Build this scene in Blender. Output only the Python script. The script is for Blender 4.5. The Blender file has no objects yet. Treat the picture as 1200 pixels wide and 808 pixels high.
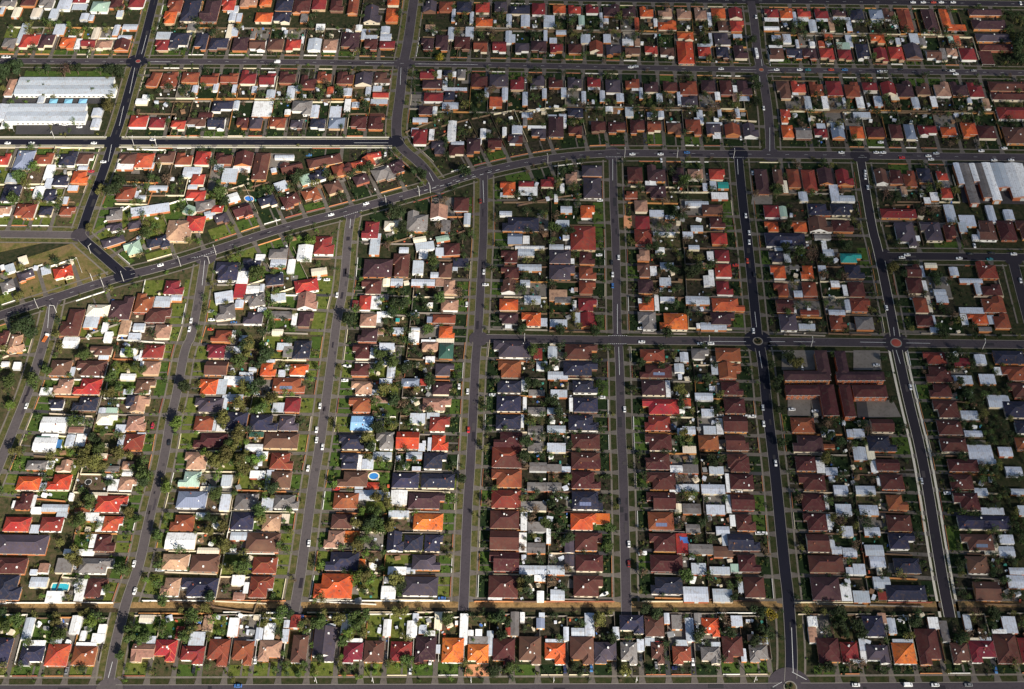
import bpy, math, random
import numpy as np
from mathutils import Vector
# ---- surveyed plan: boxes read off the photograph (H house, A awning or annex of the house before it, S outbuilding)
SURVEY = [
((0,674,6.0), """H k -60 440 75 650;S s 165 300 230 455;H k 140 500 305 640;A w 165 460 320 500;A g 140 615 210 640;H r 325 485 485 645;A s 355 440 435 485;
H t 510 500 675 640;A w 535 475 680 500;A w 570 597 660 630;S w 495 285 570 412;S w 562 392 603 462;S w 690 347 748 410;S w 645 412 735 472;
H p 925 485 1085 618;A g 960 450 1030 485;A s 1030 430 1095 484;S a 980 280 1080 332;H r 1085 455 1240 612;
H k -40 0 155 180;S s 210 15 335 85;H m 605 25 750 160;A w 535 28 600 185;S w 322 115 440 190;A w 700 70 745 140;S p -60 180 40 195"""),
((200,674,6.0), """H c 70 500 235 632;A s 130 400 240 495;S p 228 282 298 392;S c 35 362 92 448;H t 262 450 410 642;A s 305 437 350 488;S w 405 302 478 432;
H t 435 462 580 635;A s 530 457 600 497;A a 500 585 575 622;S s 597 370 648 455;S w 657 340 732 455;H p 620 460 775 612;S s 795 317 835 370;S s 783 380 830 470;
S c 842 280 908 372;H b 852 422 962 622;H q 1002 368 1160 612;S s 1097 342 1160 365;H p -70 20 65 150;H k 70 20 330 158;H t 555 12 720 165;A w 512 52 548 130;A w 690 52 722 110;S p 440 122 520 173;S w 430 2 520 70"""),
((400,674,6.0), """H c 15 475 150 622;A w 35 447 150 485;A w 10 592 70 620;S w 0 277 83 412;H b 160 462 300 618;S w 295 312 350 430;H c 345 468 495 612;S w 460 322 533 438;S s 502 270 545 320;S s 545 352 600 415;
H n 520 432 665 628;A w 585 392 660 428;A s 602 490 695 553;S a 655 262 710 383;H o 708 442 860 620;S w 832 272 890 488;S w 800 322 820 352;
H o 888 487 1035 625;A g 895 432 1030 485;S w 890 387 930 428;S w 942 382 990 433;S s 1022 392 1068 565;H m 1065 447 1220 638;A o 1140 590 1215 635;S c 1155 367 1190 428;S g 1190 258 1250 428;
H q 430 12 680 150;S w 280 77 382 168;H m 1035 5 1242 165;A w 1032 142 1130 175;H o -190 -10 80 168"""),
((600,674,6.0), """H b 50 432 205 632;S w 57 262 90 328;S u 172 302 230 375;S s 190 265 230 298;H o 230 477 375 632;A s 235 452 355 475;S s 362 365 400 463;H b 407 432 575 632;S s 512 267 580 430;S s 417 372 510 432;A s 535 522 578 608;
H q 580 472 735 628;S s 710 365 755 452;H k 758 282 925 418;H g 765 472 880 632;S s 880 452 930 533;H b 935 292 1068 438;S s 1070 267 1108 343;S g 1122 282 1195 380;H b 980 472 1070 628;A s 935 442 1003 498;A r 1005 467 1070 490;
H t 1130 502 1260 632;A s 1152 457 1232 500;S w 157 2 235 45;S w 175 112 225 185;S s 270 102 370 178;H m 432 5 640 155;H k 975 15 1200 140"""),
((800,674,6.0), """S s 20 302 80 468;S g 82 267 135 343;H o 135 302 258 440;H g 130 507 265 632;A s 200 472 265 503;S s 340 287 420 360;S s 445 312 475 333;H m 280 432 425 618;S s 410 517 448 608;H g 470 492 600 618;A s 530 432 600 488;S p 457 417 503 463;
S w 880 292 948 363;S p 887 367 945 475;H m 950 442 1105 640;A s 950 447 1020 483;A o 960 595 1050 635;H c 1115 472 1235 622;H m 432 15 577 165;A s 390 47 425 123;S s 5 82 180 188;S s 212 97 350 188;H n 905 15 1107 183;A w 1112 67 1187 183"""),
((1000,674,6.0), """A w 0 602 92 622;A s 40 427 85 533;A w 52 535 93 610;H k 70 287 215 438;H q 95 492 250 628;S p 175 267 233 343;S s 243 302 300 413;H o 278 477 435 630;A s 275 452 420 478;A s 348 587 430 620;H m 450 377 605 638;S w 527 297 600 380;S g 617 322 670 468;
H b 692 477 815 628;A s 722 448 760 475;S s 778 280 828 388;H c 820 462 1000 622;A s 890 437 970 467;A a 820 442 888 463;H m 997 417 1160 628;S s 1050 292 1148 408;S w 977 382 1078 412;H c 1170 442 1300 625;
H k 235 72 512 185;A c 175 117 233 178;S s 142 12 260 93;S s 0 112 115 193;H b 850 47 1030 187;S s 1085 2 1210 93"""),
((0,540,6.0), """H g 185 0 328 70;A w 328 2 380 60;H p 400 0 505 82;H o 120 112 285 212;A s 278 157 333 213;H o 335 97 498 210;H m 112 227 225 348;A w 207 242 252 330;A w 85 282 118 333;S s 292 307 480 360;S w 217 327 290 365;S w 485 227 515 273;
S g 737 37 840 78;H p 858 5 938 68;S w 857 77 932 108;H p 835 117 962 213;A w 762 132 838 213;S w 747 97 792 125;S a 640 222 755 268;H r 675 247 893 368;S t 525 332 635 362;H r 30 397 213 503;A s 212 452 278 510;H c 285 397 440 500;A s 397 362 473 400;
S w 597 367 693 423;H r 725 392 860 500;A w 682 392 733 500;A w 827 392 868 450;H q -20 522 335 662;H m 668 522 815 643;A w 632 517 678 613;S w 447 622 658 662;S g 395 687 512 788;H g 558 687 795 798;H m -60 682 188 800;S p 272 722 343 788;S s 210 765 260 800"""),
((200,540,6.0), """H p 95 -60 255 68;H e 60 77 210 188;A w 172 82 213 140;S a 207 182 338 213;H u 45 217 253 338;S s 347 237 420 348;H t -2 382 165 498;S w 177 367 265 405;H w -35 507 178 628;S a 187 612 343 653;H p -60 657 128 773;A w 95 660 132 760;H b 140 662 340 788;
H t 702 -55 865 65;S w 557 72 665 123;H b 702 77 848 198;A s 668 67 718 200;H g 452 232 643 348;H g 727 242 903 343;A s 638 262 722 350;H k 427 362 618 493;H p 647 377 775 498;A a 765 375 835 440;S s 420 502 545 558;H b 530 507 768 648;A w 535 552 573 580;A w 740 520 768 580;S w 415 615 462 645;H t 577 677 748 798;A w 720 690 753 742;S s 357 102 430 180"""),
((400,540,6.0), """H k 0 0 112 65;A w 115 -40 143 65;S s 143 -10 225 62;H b -30 77 185 188;A s 97 137 155 200;S s 92 207 300 272;S o 172 152 265 198;H t -55 227 120 343;H b -70 377 78 483;H p -120 492 20 618;A o 22 495 128 578;H k -110 642 122 778;A o 122 692 168 778;
H k 580 -55 743 63;S s 497 42 558 70;H k 357 87 545 198;H k 562 92 798 198;S w 347 207 463 308;H n 472 227 728 343;A b 472 240 560 345;S s 332 352 475 398;H o 507 372 715 493;A w 507 422 540 490;H k 322 502 440 643;H k 442 522 573 638;H k 585 522 715 643;H q 497 662 698 773;S w 327 747 457 800;S s 458 752 520 788;
H t 1060 -95 1265 53;H t 1055 62 1268 193;H t 1055 207 1263 338;H m 1047 352 1250 483;H m 1045 492 1250 633;H m 1040 642 1250 783"""),
((600,540,6.0), """S g 122 12 245 73;S g 247 27 350 78;S s 350 42 412 80;S g 107 152 240 213;S g 242 153 348 213;S g 57 287 242 350;A w 62 362 107 493;S g 112 432 240 500;A w 50 507 103 643;S g 107 577 235 650;S s 67 662 100 693;S s 50 737 243 800;S s 247 737 370 800;S w 242 477 273 583;
H m 417 -20 623 63;H m 417 77 623 203;H k 422 217 607 348;A k 608 280 640 352;H o 412 372 590 493;A o 590 372 688 450;H m 442 507 635 638;S q 370 557 438 648;H m 447 662 640 783;S q 370 662 438 745;H m 937 -20 1108 68;H m 942 82 1150 208;H m 947 222 1150 348;H t 957 362 1138 493;H m 967 512 1150 643;H m 972 662 1200 788;
S w 1112 32 1200 83;S w 1107 167 1200 220;S a 1142 302 1193 358"""),
((800,540,6.0), """S g 0 27 110 88;S s 187 42 288 93;S s 0 167 115 218;S s 132 167 298 233;S g 0 302 128 373;S s 167 312 298 378;S g 22 447 123 508;S s 235 462 330 518;S r -45 512 35 655;S g 42 587 213 658;S b 217 602 353 678;S s 62 722 165 800;S s 192 747 333 800;S e 337 727 418 783;
H m 332 -30 470 83;H m 332 97 498 208;A w 303 92 330 223;H m 342 237 503 353;A w 303 242 338 368;H m 377 377 513 498;A w 332 382 370 463;H k 318 517 543 638;A s 277 512 315 598;A w 347 602 405 635;H m 392 662 545 788;
H m 795 -30 938 78;A w 940 0 1000 88;H m 817 97 1003 213;H m 837 232 998 353;A w 1000 242 1025 343;H m 852 372 1013 498;A w 1015 377 1045 485;H m 872 517 1028 648;A s 1037 557 1070 618;H m 887 667 1130 793;
S s 1005 47 1090 103;S s 1062 172 1163 238;S s 1077 307 1188 383;S s 1117 462 1198 533;S s 1047 602 1120 658;S s 1127 612 1225 678;S s 1150 750 1200 800"""),
((1000,540,6.0), """H m 160 -10 320 78;H m 192 97 353 208;A o 335 150 360 208;H t 237 242 380 353;H m 237 382 410 503;H k 252 512 435 628;H k 287 687 470 797;S w 122 2 170 83;S w 167 122 190 178;S s 17 177 155 238;S s 42 312 175 383;S s 77 467 188 528;S s 82 592 213 668;S s 117 672 225 750;S s 0 727 85 800;S a 167 752 203 800;
H m 667 -10 880 83;H m 682 97 840 208;H m 707 227 885 353;H k 737 387 1105 488;H b 762 517 985 638;A a 917 582 1025 663;H b 797 672 950 798;S s 842 -10 1005 23;S s 1072 42 1188 108;S s 852 192 945 248;S s 1107 197 1210 238;S s 897 332 1060 378;S s 1160 317 1230 383;S s 1027 522 1128 583;S s 1022 602 1135 673;S s 1097 752 1210 800"""),
((0,406,6.0), """S w 7 107 63 143;S w 92 112 145 158;H b 352 97 500 213;H b 532 102 748 213;A s 467 147 528 210;H p 377 232 508 338;A w 282 292 378 343;H r 522 227 713 343;H k 337 372 448 443;H k 512 357 688 458;H w 287 497 468 603;S w 502 492 593 543;S p 482 567 590 608;
H w 235 642 398 738;A E 250 632 350 688;A w 292 617 410 642;S s 462 622 523 703;S w 532 617 603 703;S s 697 47 768 93;H b 632 0 788 68;S w 847 17 963 63;H c 1005 -10 1153 88;A w 980 27 1008 100;H p 1007 107 1123 203;A w 982 107 1008 163;S w 847 192 953 233;H b 952 237 1090 338;A s 867 302 935 338;A w 972 307 1058 338;S w 820 272 850 303;
H k 887 342 963 428;H p 922 357 1048 468;S s 692 432 745 478;S e 747 432 828 468;H a 682 472 823 548;H p 892 492 1028 598;S s 812 552 885 603;H t 872 617 1010 733;A s 827 622 873 735;A s 957 607 1018 683;S a 652 752 753 788"""),
((200,406,6.0), """H c 250 -10 383 88;A g 383 0 438 90;S s 442 0 500 50;H b 242 107 400 208;S s 550 147 605 173;S s 482 182 580 203;H o 200 232 328 343;A s 325 232 395 338;S w 372 212 580 273;H q 167 362 368 468;A s 357 342 400 438;S s 382 337 508 388;S w 447 392 483 440;H t 167 492 300 598;A s 290 492 323 593;A w 322 547 383 598;H k 392 462 538 588;H m 162 612 398 718;
H k 862 -40 985 93;A g 792 0 862 78;S s 617 92 735 113;H o 632 117 745 213;S s 757 167 805 213;H o 837 127 968 208;A w 807 132 838 168;A w 937 127 970 173;H t 717 222 948 328;H c 802 362 913 468;A s 717 397 800 463;H k 557 482 758 598;H q 762 492 903 598;A w 702 547 745 598;S E 552 602 655 638;H b 657 612 898 723;S w 522 687 648 738;S w 602 742 683 793"""),
((400,406,6.0), """H m 78 -10 203 93;A w 203 12 252 83;S s 267 0 378 23;H m 72 122 198 213;A g 197 132 238 183;S s 237 102 330 133;S s 322 137 378 218;H p 67 247 218 343;A s 212 302 268 343;S s 267 227 360 263;H t 52 362 208 468;A p 217 347 353 398;H U 67 492 223 598;A k 227 502 300 583;H k -20 622 163 728;H g 242 602 368 728;A w 172 682 240 733;H k -10 752 120 828;S s 222 742 355 798;
H p 567 -30 680 33;H E 687 -20 788 93;S w 592 72 658 113;H q 662 122 793 213;H u 422 227 548 288;A r 552 227 610 278;H n 642 252 778 343;H p 572 367 773 458;S s 482 472 590 543;H c 622 497 763 603;A s 600 467 690 508;H o 387 602 548 728;A s 542 682 590 738;H o 637 627 753 738;A s 607 642 633 733;S s 457 742 568 793;
H q 1070 -40 1330 83;H t 1102 102 1263 223;H k 1097 242 1263 333;H k 1092 347 1263 463;H k 1087 482 1263 588;H m 1072 602 1273 718;H m 1067 737 1268 860"""),
((600,406,6.0), """S c 152 17 213 88;S s 252 0 318 78;S s 172 107 248 163;S s 252 177 393 233;A w 67 237 113 318;S g 117 307 230 348;S s 272 307 388 358;A w 77 357 103 448;S g 112 427 235 478;S s 247 432 353 478;A w 62 482 83 573;S g 112 557 220 608;S s 247 557 378 608;S g 112 682 213 738;S s 247 682 378 743;
H m 372 -15 603 98;H k 362 107 603 213;H k 427 242 603 333;H k 432 362 603 468;A w 402 362 428 458;H k 397 487 608 598;H m 417 617 618 728;H m 417 747 618 862;H t 902 22 1073 113;H m 897 132 1123 228;H n 912 242 1078 348;A w 1082 242 1113 358;H r 917 372 1173 483;H c 932 492 1113 598;H m 937 617 1123 738;H m 942 752 1108 865;S s 1142 122 1210 183;S s 1162 577 1210 618;S s 1182 42 1240 110"""),
((800,406,6.0), """H g 62 17 188 93;S g 107 197 208 248;S s 87 327 213 378;S r 0 367 58 423;S s 132 442 220 493;S s 0 562 90 618;S s 147 562 235 618;S a 0 702 95 748;H t 112 627 253 733;H t 232 12 408 113;H t 252 122 413 233;A s 202 127 248 198;H m 272 252 423 348;H m 292 367 438 478;H m 287 492 453 608;A w 237 507 283 618;H m 302 627 463 738;H m 315 758 455 860;
H t 762 502 928 613;H n 772 627 988 748;S t 982 687 1070 718;S s 977 587 1068 628;S s 1155 585 1200 640"""),
((1000,406,6.0), """H m 122 512 283 608;H k 102 632 298 743;S s 0 582 78 638;S s 0 707 92 800;A a 92 687 148 800;H t 492 42 648 128;H m 507 142 688 258;H m 532 267 688 363;H m 567 382 738 508;H m 592 522 763 628;H m 612 647 798 748;S c 707 82 818 140;S s 857 57 933 125;S s 707 207 838 265;S s 887 197 998 265;S s 757 452 878 515;S s 782 592 908 635;S s 947 342 1098 428;S s 807 692 978 800;S s 1022 707 1118 773;
H k 987 32 1200 128;H t 1047 142 1215 248;A w 992 147 1043 203;H m 1092 257 1235 368;H k 1062 387 1235 508;H k 1142 522 1280 618;H t 1142 642 1300 735"""),
((0,272,6.0), """S w 0 227 35 273 25;S s 32 222 108 288 25;H g 0 332 108 428 25;H q 118 267 248 348 25;S a 127 167 198 223 25;H o 368 235 520 338 20;A s 290 242 355 300;H q 705 30 888 98 25;H e 865 60 1003 168 22;H k 1022 22 1200 128 20;H m 432 542 578 733;S w 442 737 550 804;H a 612 512 768 593;S s 592 592 693 673;H n 772 452 928 618;A w 882 462 928 513;S p 842 622 913 723;S w 732 702 788 768;
H t 952 432 1078 568;S s 1087 452 1200 528;H m 1027 537 1200 638;S s 937 642 1018 693;S s 902 712 988 758;H p 1087 652 1200 748;S w 717 637 758 703;H p 62 722 173 850;H m -50 692 53 830;H c 1157 342 1295 440"""),
((200,272,6.0), """S s 0 442 80 483;H k 312 212 478 343;S w 467 267 548 363;H k 502 187 633 278;A w 597 157 663 203;H g 692 112 823 188;S s 702 192 813 248;S r 447 367 528 463;S w 532 377 623 433;S s 627 367 658 418;S s 307 417 443 498 12;H g 307 507 458 618 10;H g 512 432 668 528 10;S s 452 477 513 533;H q 512 562 648 648;S w 612 532 673 563;H k 662 292 798 378 8;H t 287 692 428 773;A w 432 692 458 743;S s 482 727 543 768;
H w 892 92 998 198;H c 1012 32 1153 158;S w 822 192 873 283;H r 867 330 1043 425 12;H p 892 437 1033 543;A w 987 492 1033 533;S a 985 250 1103 305 10;S s 702 432 813 488 8;H n 897 562 1003 668;A w 852 572 888 653;S g 702 557 858 608;S a 712 682 790 720;S s 747 782 850 830"""),
((400,272,6.0), """S s 202 12 273 158;H n 157 192 358 318;H m 362 152 478 318;S s 407 107 473 148;H m 142 337 283 438;S a 292 327 343 373;S s 347 327 433 378;H r 127 447 208 548;A w 207 452 283 543;A c 77 482 118 533;S g 262 442 333 478;H p 132 577 248 663;A w 247 562 283 638;S s 282 557 368 588;H n 117 682 253 773;A p 257 677 298 723;S T 382 607 410 633;S s 362 672 438 718;S s 267 782 373 830;
S a 502 32 600 73 12;S e 657 22 768 68 15;S s 517 70 658 128 10;H m 717 77 838 168 5;S s 662 112 733 168;S w 547 122 608 188;S s 502 202 578 293;H b 687 217 778 323;A k 787 187 893 248;A s 782 247 818 273;S s 627 282 698 323;S s 492 332 658 378;A p 662 332 723 383;H p 722 337 823 438;S w 602 497 643 523;H p 702 477 823 553;H t 642 582 803 643;S s 487 567 548 593;S u 602 597 643 638;H o 687 662 798 748;A a 667 752 793 778;S w 562 757 663 778;S w 472 702 548 778;S s 492 672 553 693;
H m 1122 132 1238 218;H m 1122 247 1248 328;H b 1122 337 1228 428;H o 1112 472 1243 553;A w 1112 472 1138 508;H n 1112 572 1243 648;A w 1152 652 1200 678"""),
((600,272,6.0), """H u -30 12 73 88;A w 77 27 123 83;S w 22 97 228 118;S s 42 117 158 168;S s 37 227 208 273;S s 57 337 128 378;S s 87 447 203 498;H o 67 567 203 663;A s 202 607 248 663;H q 262 127 413 223;H q 262 232 443 338;S s 262 87 363 123;S w 372 97 458 123;A w 402 187 438 223;S p 262 407 388 483;S g 302 452 418 498;S s 267 617 388 668;S s 357 22 403 48;
H c 412 -40 588 128;H m 472 142 583 228;H t 472 247 593 333;H t 472 342 588 438;A p 437 392 463 418;H c 467 467 598 558;A w 427 482 453 553;A w 580 477 600 513;H c 482 572 598 673;A s 442 567 480 638;H t 862 -20 983 93;S w 992 0 1153 23;H p 877 122 968 203;S w 1007 107 1073 148;H b 882 222 968 318;A w 972 242 1018 308;S s 1042 217 1138 263;H n 887 337 993 433;S s 1037 322 1118 378;H o 892 462 998 553;A w 887 467 913 508;A w 1002 442 1033 553;S s 1042 457 1143 488;H g 887 562 1013 688;A g 942 662 1003 688;H o 1037 572 1233 688;A w 1112 572 1168 598"""),
((800,272,6.0), """H r 202 7 313 88;S s 0 0 73 33;S s 42 92 118 123;H c 227 127 328 208;A w 172 137 218 203;H r 227 227 343 318;A w 302 232 328 273;S w 182 267 218 308;S w 147 307 223 378;S p 102 217 168 248;H c 237 347 353 443;H r 207 467 433 558;S s 22 452 188 508;H n 197 567 368 653;S s 127 637 308 688;S w 97 642 127 678;
H k 582 7 863 103;H k 607 137 708 213;A s 712 142 758 213;A w 647 112 733 133;H o 617 237 723 328;H o 827 237 918 333;A g 752 232 818 263;H t 642 362 743 448;H t 842 352 943 453;S s 782 412 843 458;H m 657 477 778 568;A w 782 517 798 568;H q 682 577 803 693;S s 817 647 933 683;S t 827 547 958 583;S w 877 537 903 573;S s 1027 547 1143 583;H t 1037 592 1148 688;H T 1107 152 1258 218;H k 1142 232 1273 328;S s 952 237 1008 278;S w 1042 342 1103 388;H m 1167 352 1278 453;A w 1127 372 1158 448;S s 1142 477 1193 553;S g 927 17 1043 48;S w 977 62 1013 128;S s 987 122 1063 168"""),
((1000,272,6.0), """H t -20 467 118 563;H g 15 597 143 688;H q 302 -70 433 98;A w 437 27 468 63;H q 477 -70 618 63;H m 642 -50 723 58;H b 872 -80 998 58;H m 1022 -80 1138 58;H m 1155 -80 1265 50;S s 837 17 888 53;H m 372 232 473 318;A s 472 237 498 318;S a 502 217 588 253;H m 377 322 488 433;A w 487 342 518 413;S s 567 402 653 448;S s 582 450 668 498;H t 427 462 523 568;A a 512 447 548 563;H m 442 587 563 663;A s 552 587 578 648;S s 542 672 603 708;S s 677 247 738 308;S s 747 327 908 358;S s 857 362 903 438;
H t 872 212 1008 328;H m 902 367 1043 448;H t 907 457 1063 568;H o 807 577 943 648;A w 757 577 803 653;S s 747 532 918 573;H t 987 577 1098 678;S g 882 667 973 698;A s 947 587 993 648"""),
((0,138,6.0), """S s 642 7 703 73;H r 912 -15 1038 68;H c 1052 0 1163 73;H r -20 252 68 333;H u 107 232 233 368;H t 247 247 373 328;S w 317 332 378 428;S s 42 392 123 458;H k 422 237 538 338;H b 542 252 653 328;S s 552 337 618 368;H o 507 377 623 463;S s 477 477 548 513;S s 442 557 478 608;H t 422 627 528 688;H k 17 472 143 588;H t 107 607 248 708;S w 237 482 308 558;H k 372 407 488 478;H k 312 502 408 588;H k 277 627 368 688;S s 317 427 368 498;H p -30 622 73 688;
H b 832 252 958 328;S w 822 322 938 363;H r 952 252 1078 353;H b 1102 237 1228 318;S s 1012 312 1083 358;H t 822 487 953 578;A s 937 517 973 568;S s 972 547 1023 578;S s 1047 477 1178 513;H g 747 642 863 723 8;S s 912 615 1200 680 12;H q 742 742 868 804 15;H q 892 722 998 788 15"""),
((200,138,6.0), """H r 2 22 103 83;H b 112 0 248 63;A s 127 27 188 63;H k 262 0 383 83;H m 462 0 543 73;H q 557 0 643 78;H t 697 0 808 73;H q 842 17 928 78;H k 982 7 1088 78;H u 1112 0 1223 78;H t 37 247 153 333;A w 32 312 93 343;H r 172 237 278 333;A w 207 317 238 333;H m 312 247 433 328;S s 307 312 373 368;H m 452 247 578 343;H m 582 247 688 438;S s 362 357 468 453;S w 437 342 558 373;S s 732 262 868 288;H m 762 310 938 390 18;H m 942 265 1220 345 16;S s 702 352 748 388 15;
H r 147 397 238 473;S s 87 347 213 418;S s 122 472 188 503;H r 107 512 243 588;H g 172 577 318 658 10;H r 287 617 368 668;S s 232 652 318 703 20;S e 87 615 188 685 -25;H r 107 692 238 798;H q 302 667 413 753 25;H p -30 722 148 870;H m 432 605 578 715 25;H k 612 545 748 635 25;S w 387 527 488 598 25;S s 727 445 828 515 25;H m 772 530 918 635 25;S e 902 395 998 475 25;H k 962 365 1088 455 25;H t 922 492 1058 598 25;H b 1082 442 1210 538 25;H t 1132 322 1238 418 20"""),
((400,138,6.0), """H m 67 -10 178 78;H m 192 -10 298 83;H r 52 280 248 360 20;H r 177 242 288 288 15;H m -20 322 93 398 20;H n 77 395 198 470 25;H g 212 340 378 455 25;H n 322 298 458 398 25;S s 502 0 608 33;H c 492 82 603 188;S s 492 72 543 103;S w 617 82 653 158;H q 632 167 733 258;S w 747 22 808 168;S s 772 167 863 193;H m 757 192 863 268;H n 882 147 978 263;S w 957 147 988 183;S w 977 77 1018 143;H m 1032 147 1128 228;S w 1132 67 1163 128;H m 1172 122 1275 185;
H c 147 732 263 850;H a 302 717 423 788;H g 462 662 608 800;H p 627 602 748 713;S g 702 722 768 804;H m 792 562 898 658;A s 792 642 888 663;S s 862 672 908 753;H o 1117 452 1223 548;A s 1117 527 1168 558;S s 1112 657 1200 688;H k 1132 702 1388 800"""),
((600,138,6.0), """S s 0 57 73 113;H q -20 117 73 183;H q 137 77 238 148;S w 112 57 238 78;S g 77 0 108 58;H n 257 -10 363 138;S w 332 0 383 63;H m 397 57 493 128;H m 557 27 658 103;H m 677 32 798 108;H m 832 17 933 113;H t 952 27 1048 103;H b 1092 37 1188 123;A w 1087 27 1178 43;H c 47 447 153 488;A w 47 487 178 548;H c 202 417 298 488;S w 337 462 368 518;H p 377 382 458 463;S w 297 537 323 593;H q 492 337 633 413;H q 502 422 628 568;H o 482 617 583 708;S s 342 622 423 668;S s 307 722 403 768;
H m 812 347 918 448;H n 952 337 1078 448;A w 937 447 968 488;S w 972 432 1013 488;H n 942 477 1083 568;H t 792 517 883 568;H p 862 582 953 663;S s 967 652 1068 698;S s 1077 687 1143 713;H c 867 692 968 788;H n 1127 352 1208 453"""),
((800,138,6.0), """H t 22 12 128 123;H q 167 42 268 123;A w 212 107 268 148;H t 297 52 403 128;H q 427 47 533 138;S s 82 0 148 43;S s 167 32 278 48;H o 697 52 778 143;H o 692 -10 743 38;H g 792 72 903 148;H c 927 77 1018 143;A s 942 42 1003 78;H u 1047 77 1138 148;A s 1042 37 1133 78;H p 37 362 143 428;A a 37 422 138 448;H r 187 362 298 438;A s 192 447 238 503;S T 247 452 323 498;S w 202 527 318 573;S s 17 587 183 623;S s 142 462 173 518;H b 137 612 283 683;H m 192 702 298 773;A w 192 747 288 773;S s 57 757 143 800;
H n 512 362 603 538;A o 537 512 603 543;H b 637 362 703 473;S a 702 442 738 528;H t 737 362 823 493;H c 842 367 938 518;A o 872 512 933 528;S s 817 522 878 588;H n 952 362 1053 473;S s 1037 472 1098 588;H c 1082 372 1198 478;S s 1102 547 1210 588;H c 572 617 678 703;S e 682 622 733 698;H o 577 732 673 804;H o 752 737 873 804;H k 882 607 1040 688;H k 1042 607 1200 688;H b 887 707 1048 804;H m 1052 722 1198 804"""),
((1000,138,6.0), """H o -20 62 73 148;H m 97 67 218 138;H m 257 47 343 148;H u 362 47 433 153;H c 457 57 588 128;H o 617 67 723 128;A w 672 112 733 133;H o 762 37 868 138;H m 872 57 998 148;H b 1062 67 1220 183;H b 152 367 238 468;H m 247 367 343 468;H t 352 372 438 488;H k 452 357 548 458;H r 587 377 663 443;S g 627 447 678 488;H r 612 492 693 568;S p 337 482 378 543;S w 497 562 543 603;S w 542 527 598 583;H c 192 642 443 708;S s 647 612 718 738;S s 747 687 858 763;S s 742 737 798 804;S s 942 617 998 738;S s 1062 647 1128 718"""),
((0,0,5.855), """H g 2 0 108 53;H m 147 -20 248 43;H g 267 -10 368 58;S s 397 0 488 68;H c 502 -20 608 23;A s 497 27 598 68;H e 627 12 748 83;H m 757 -10 858 58;H c 887 -20 993 53;S s 0 47 28 98;S a 87 52 143 118;S a 217 57 283 118;S s 342 62 398 128;S s 552 92 608 138;S s 610 102 643 143;S s 802 72 843 118;S s 842 167 943 203;S s 777 172 818 243;S a 632 192 683 268;S s 372 167 448 238;S s 130 162 180 298;
H g 17 262 108 338;H r 142 237 268 328;H n 272 237 368 333;H o 412 257 513 333;A w 467 247 518 273;H c 557 272 658 333;A w 517 267 555 338;H p 662 277 768 338;H m 787 277 888 348;S s 812 242 903 268;H p 42 542 100 658;S s 632 742 703 798;H t 1012 492 1100 598 -8;H t 1112 492 1215 598;S w 932 677 1013 713;S w 977 652 1028 678;H o 1122 77 1208 163;S s 1072 222 1180 268;H c 1062 272 1163 348"""),
((200,0,5.855), """H t -25 0 78 85;H k 80 0 198 148;H n 212 2 332 152;H r 347 0 443 73;H p 477 -10 593 48;H o 612 -10 693 43;S s 402 87 448 143;S s 452 92 488 148;S s 392 42 463 83;H k 722 0 838 78;H o 582 87 698 153;A w 672 112 698 153;H k 707 82 823 158;H m 842 0 958 93;H c 972 -10 1068 68;H m 1097 0 1190 78;S g 892 97 943 153;H k -10 227 123 333;S g 115 162 175 213;H k 167 227 253 343;H k 267 262 393 343;S a 385 167 425 263;S s 417 192 463 248;H n 427 257 533 348;S g 547 217 583 268;H b 542 277 653 348;H b 667 267 773 343;H r 792 272 893 348;A w 895 252 915 298;H s 942 267 1033 348;H p 1047 272 1143 348;S w 997 167 1058 208;S s 777 207 803 243;
H t -20 527 43 588;H t 77 497 193 568;H t 212 502 328 578;H t 347 502 463 568;H c 482 487 588 578;H c 612 502 718 583;A w 667 492 718 528;A w 652 547 703 578;H m 747 492 858 573;H m 892 522 998 608;H t 1007 492 1103 558;H m 1142 497 1210 578;S s 147 587 188 638;S s 292 572 328 623;S s 422 582 453 638;S s 557 592 593 638;S s 657 617 718 673;S s 797 592 853 678;S s 862 587 893 628;S r 1072 597 1118 653;H k 287 692 428 768;S s 432 692 468 748;S w 565 697 698 800;H g 832 692 968 788;S w 782 752 823 788;S s 962 722 1018 808;S s 1092 732 1170 808;S m 192 772 288 808"""),
((400,0,5.855), """H t 47 -10 118 98;H q 157 47 273 158;A w 162 67 188 108;H o 317 -20 398 38;H o 307 57 393 153;H n 2 222 123 343;H m 157 267 248 343;A s 162 242 248 268;H c 262 282 368 333;S w 97 172 143 213;S s 137 202 168 273;S s 267 232 343 278;S s 272 182 333 228;H m -15 492 83 578;H q 97 492 213 588;H b 227 497 338 573;S s 12 607 73 658;S s 167 597 203 648;S s 217 592 278 628;H r 217 632 328 673;S s 202 682 318 713;S w 22 682 63 758;S s 72 702 123 738;S m 197 782 298 808;
H q 562 12 653 83;H t 672 12 763 78;H k 792 12 893 88;H r 922 17 1018 88;H o 922 122 1038 183;H q 1052 12 1138 83;S s 757 62 783 148;S s 882 82 908 163;S p 577 172 643 203;S s 1132 97 1170 178;H n 547 262 633 343;H n 647 242 733 348;S s 732 187 773 273;H m 777 252 883 343;S s 852 187 908 258;H t 907 287 1003 358;H c 1037 287 1133 358;S s 1127 212 1170 298;H c 542 482 638 543;H n 557 547 690 608;S w 657 482 688 538;A w 695 552 728 613;H k 702 482 758 523;H g 797 477 853 538;S w 762 492 788 528;S s 702 602 863 623;H c 567 637 698 698;H k 702 627 778 688;H n 532 727 625 788;S s 692 702 803 748;S w 627 732 658 783;H m 892 512 1003 598;H q 1017 512 1143 598;S s 982 602 1013 668;S s 1102 602 1143 688;S r 1017 667 1103 733"""),
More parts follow.
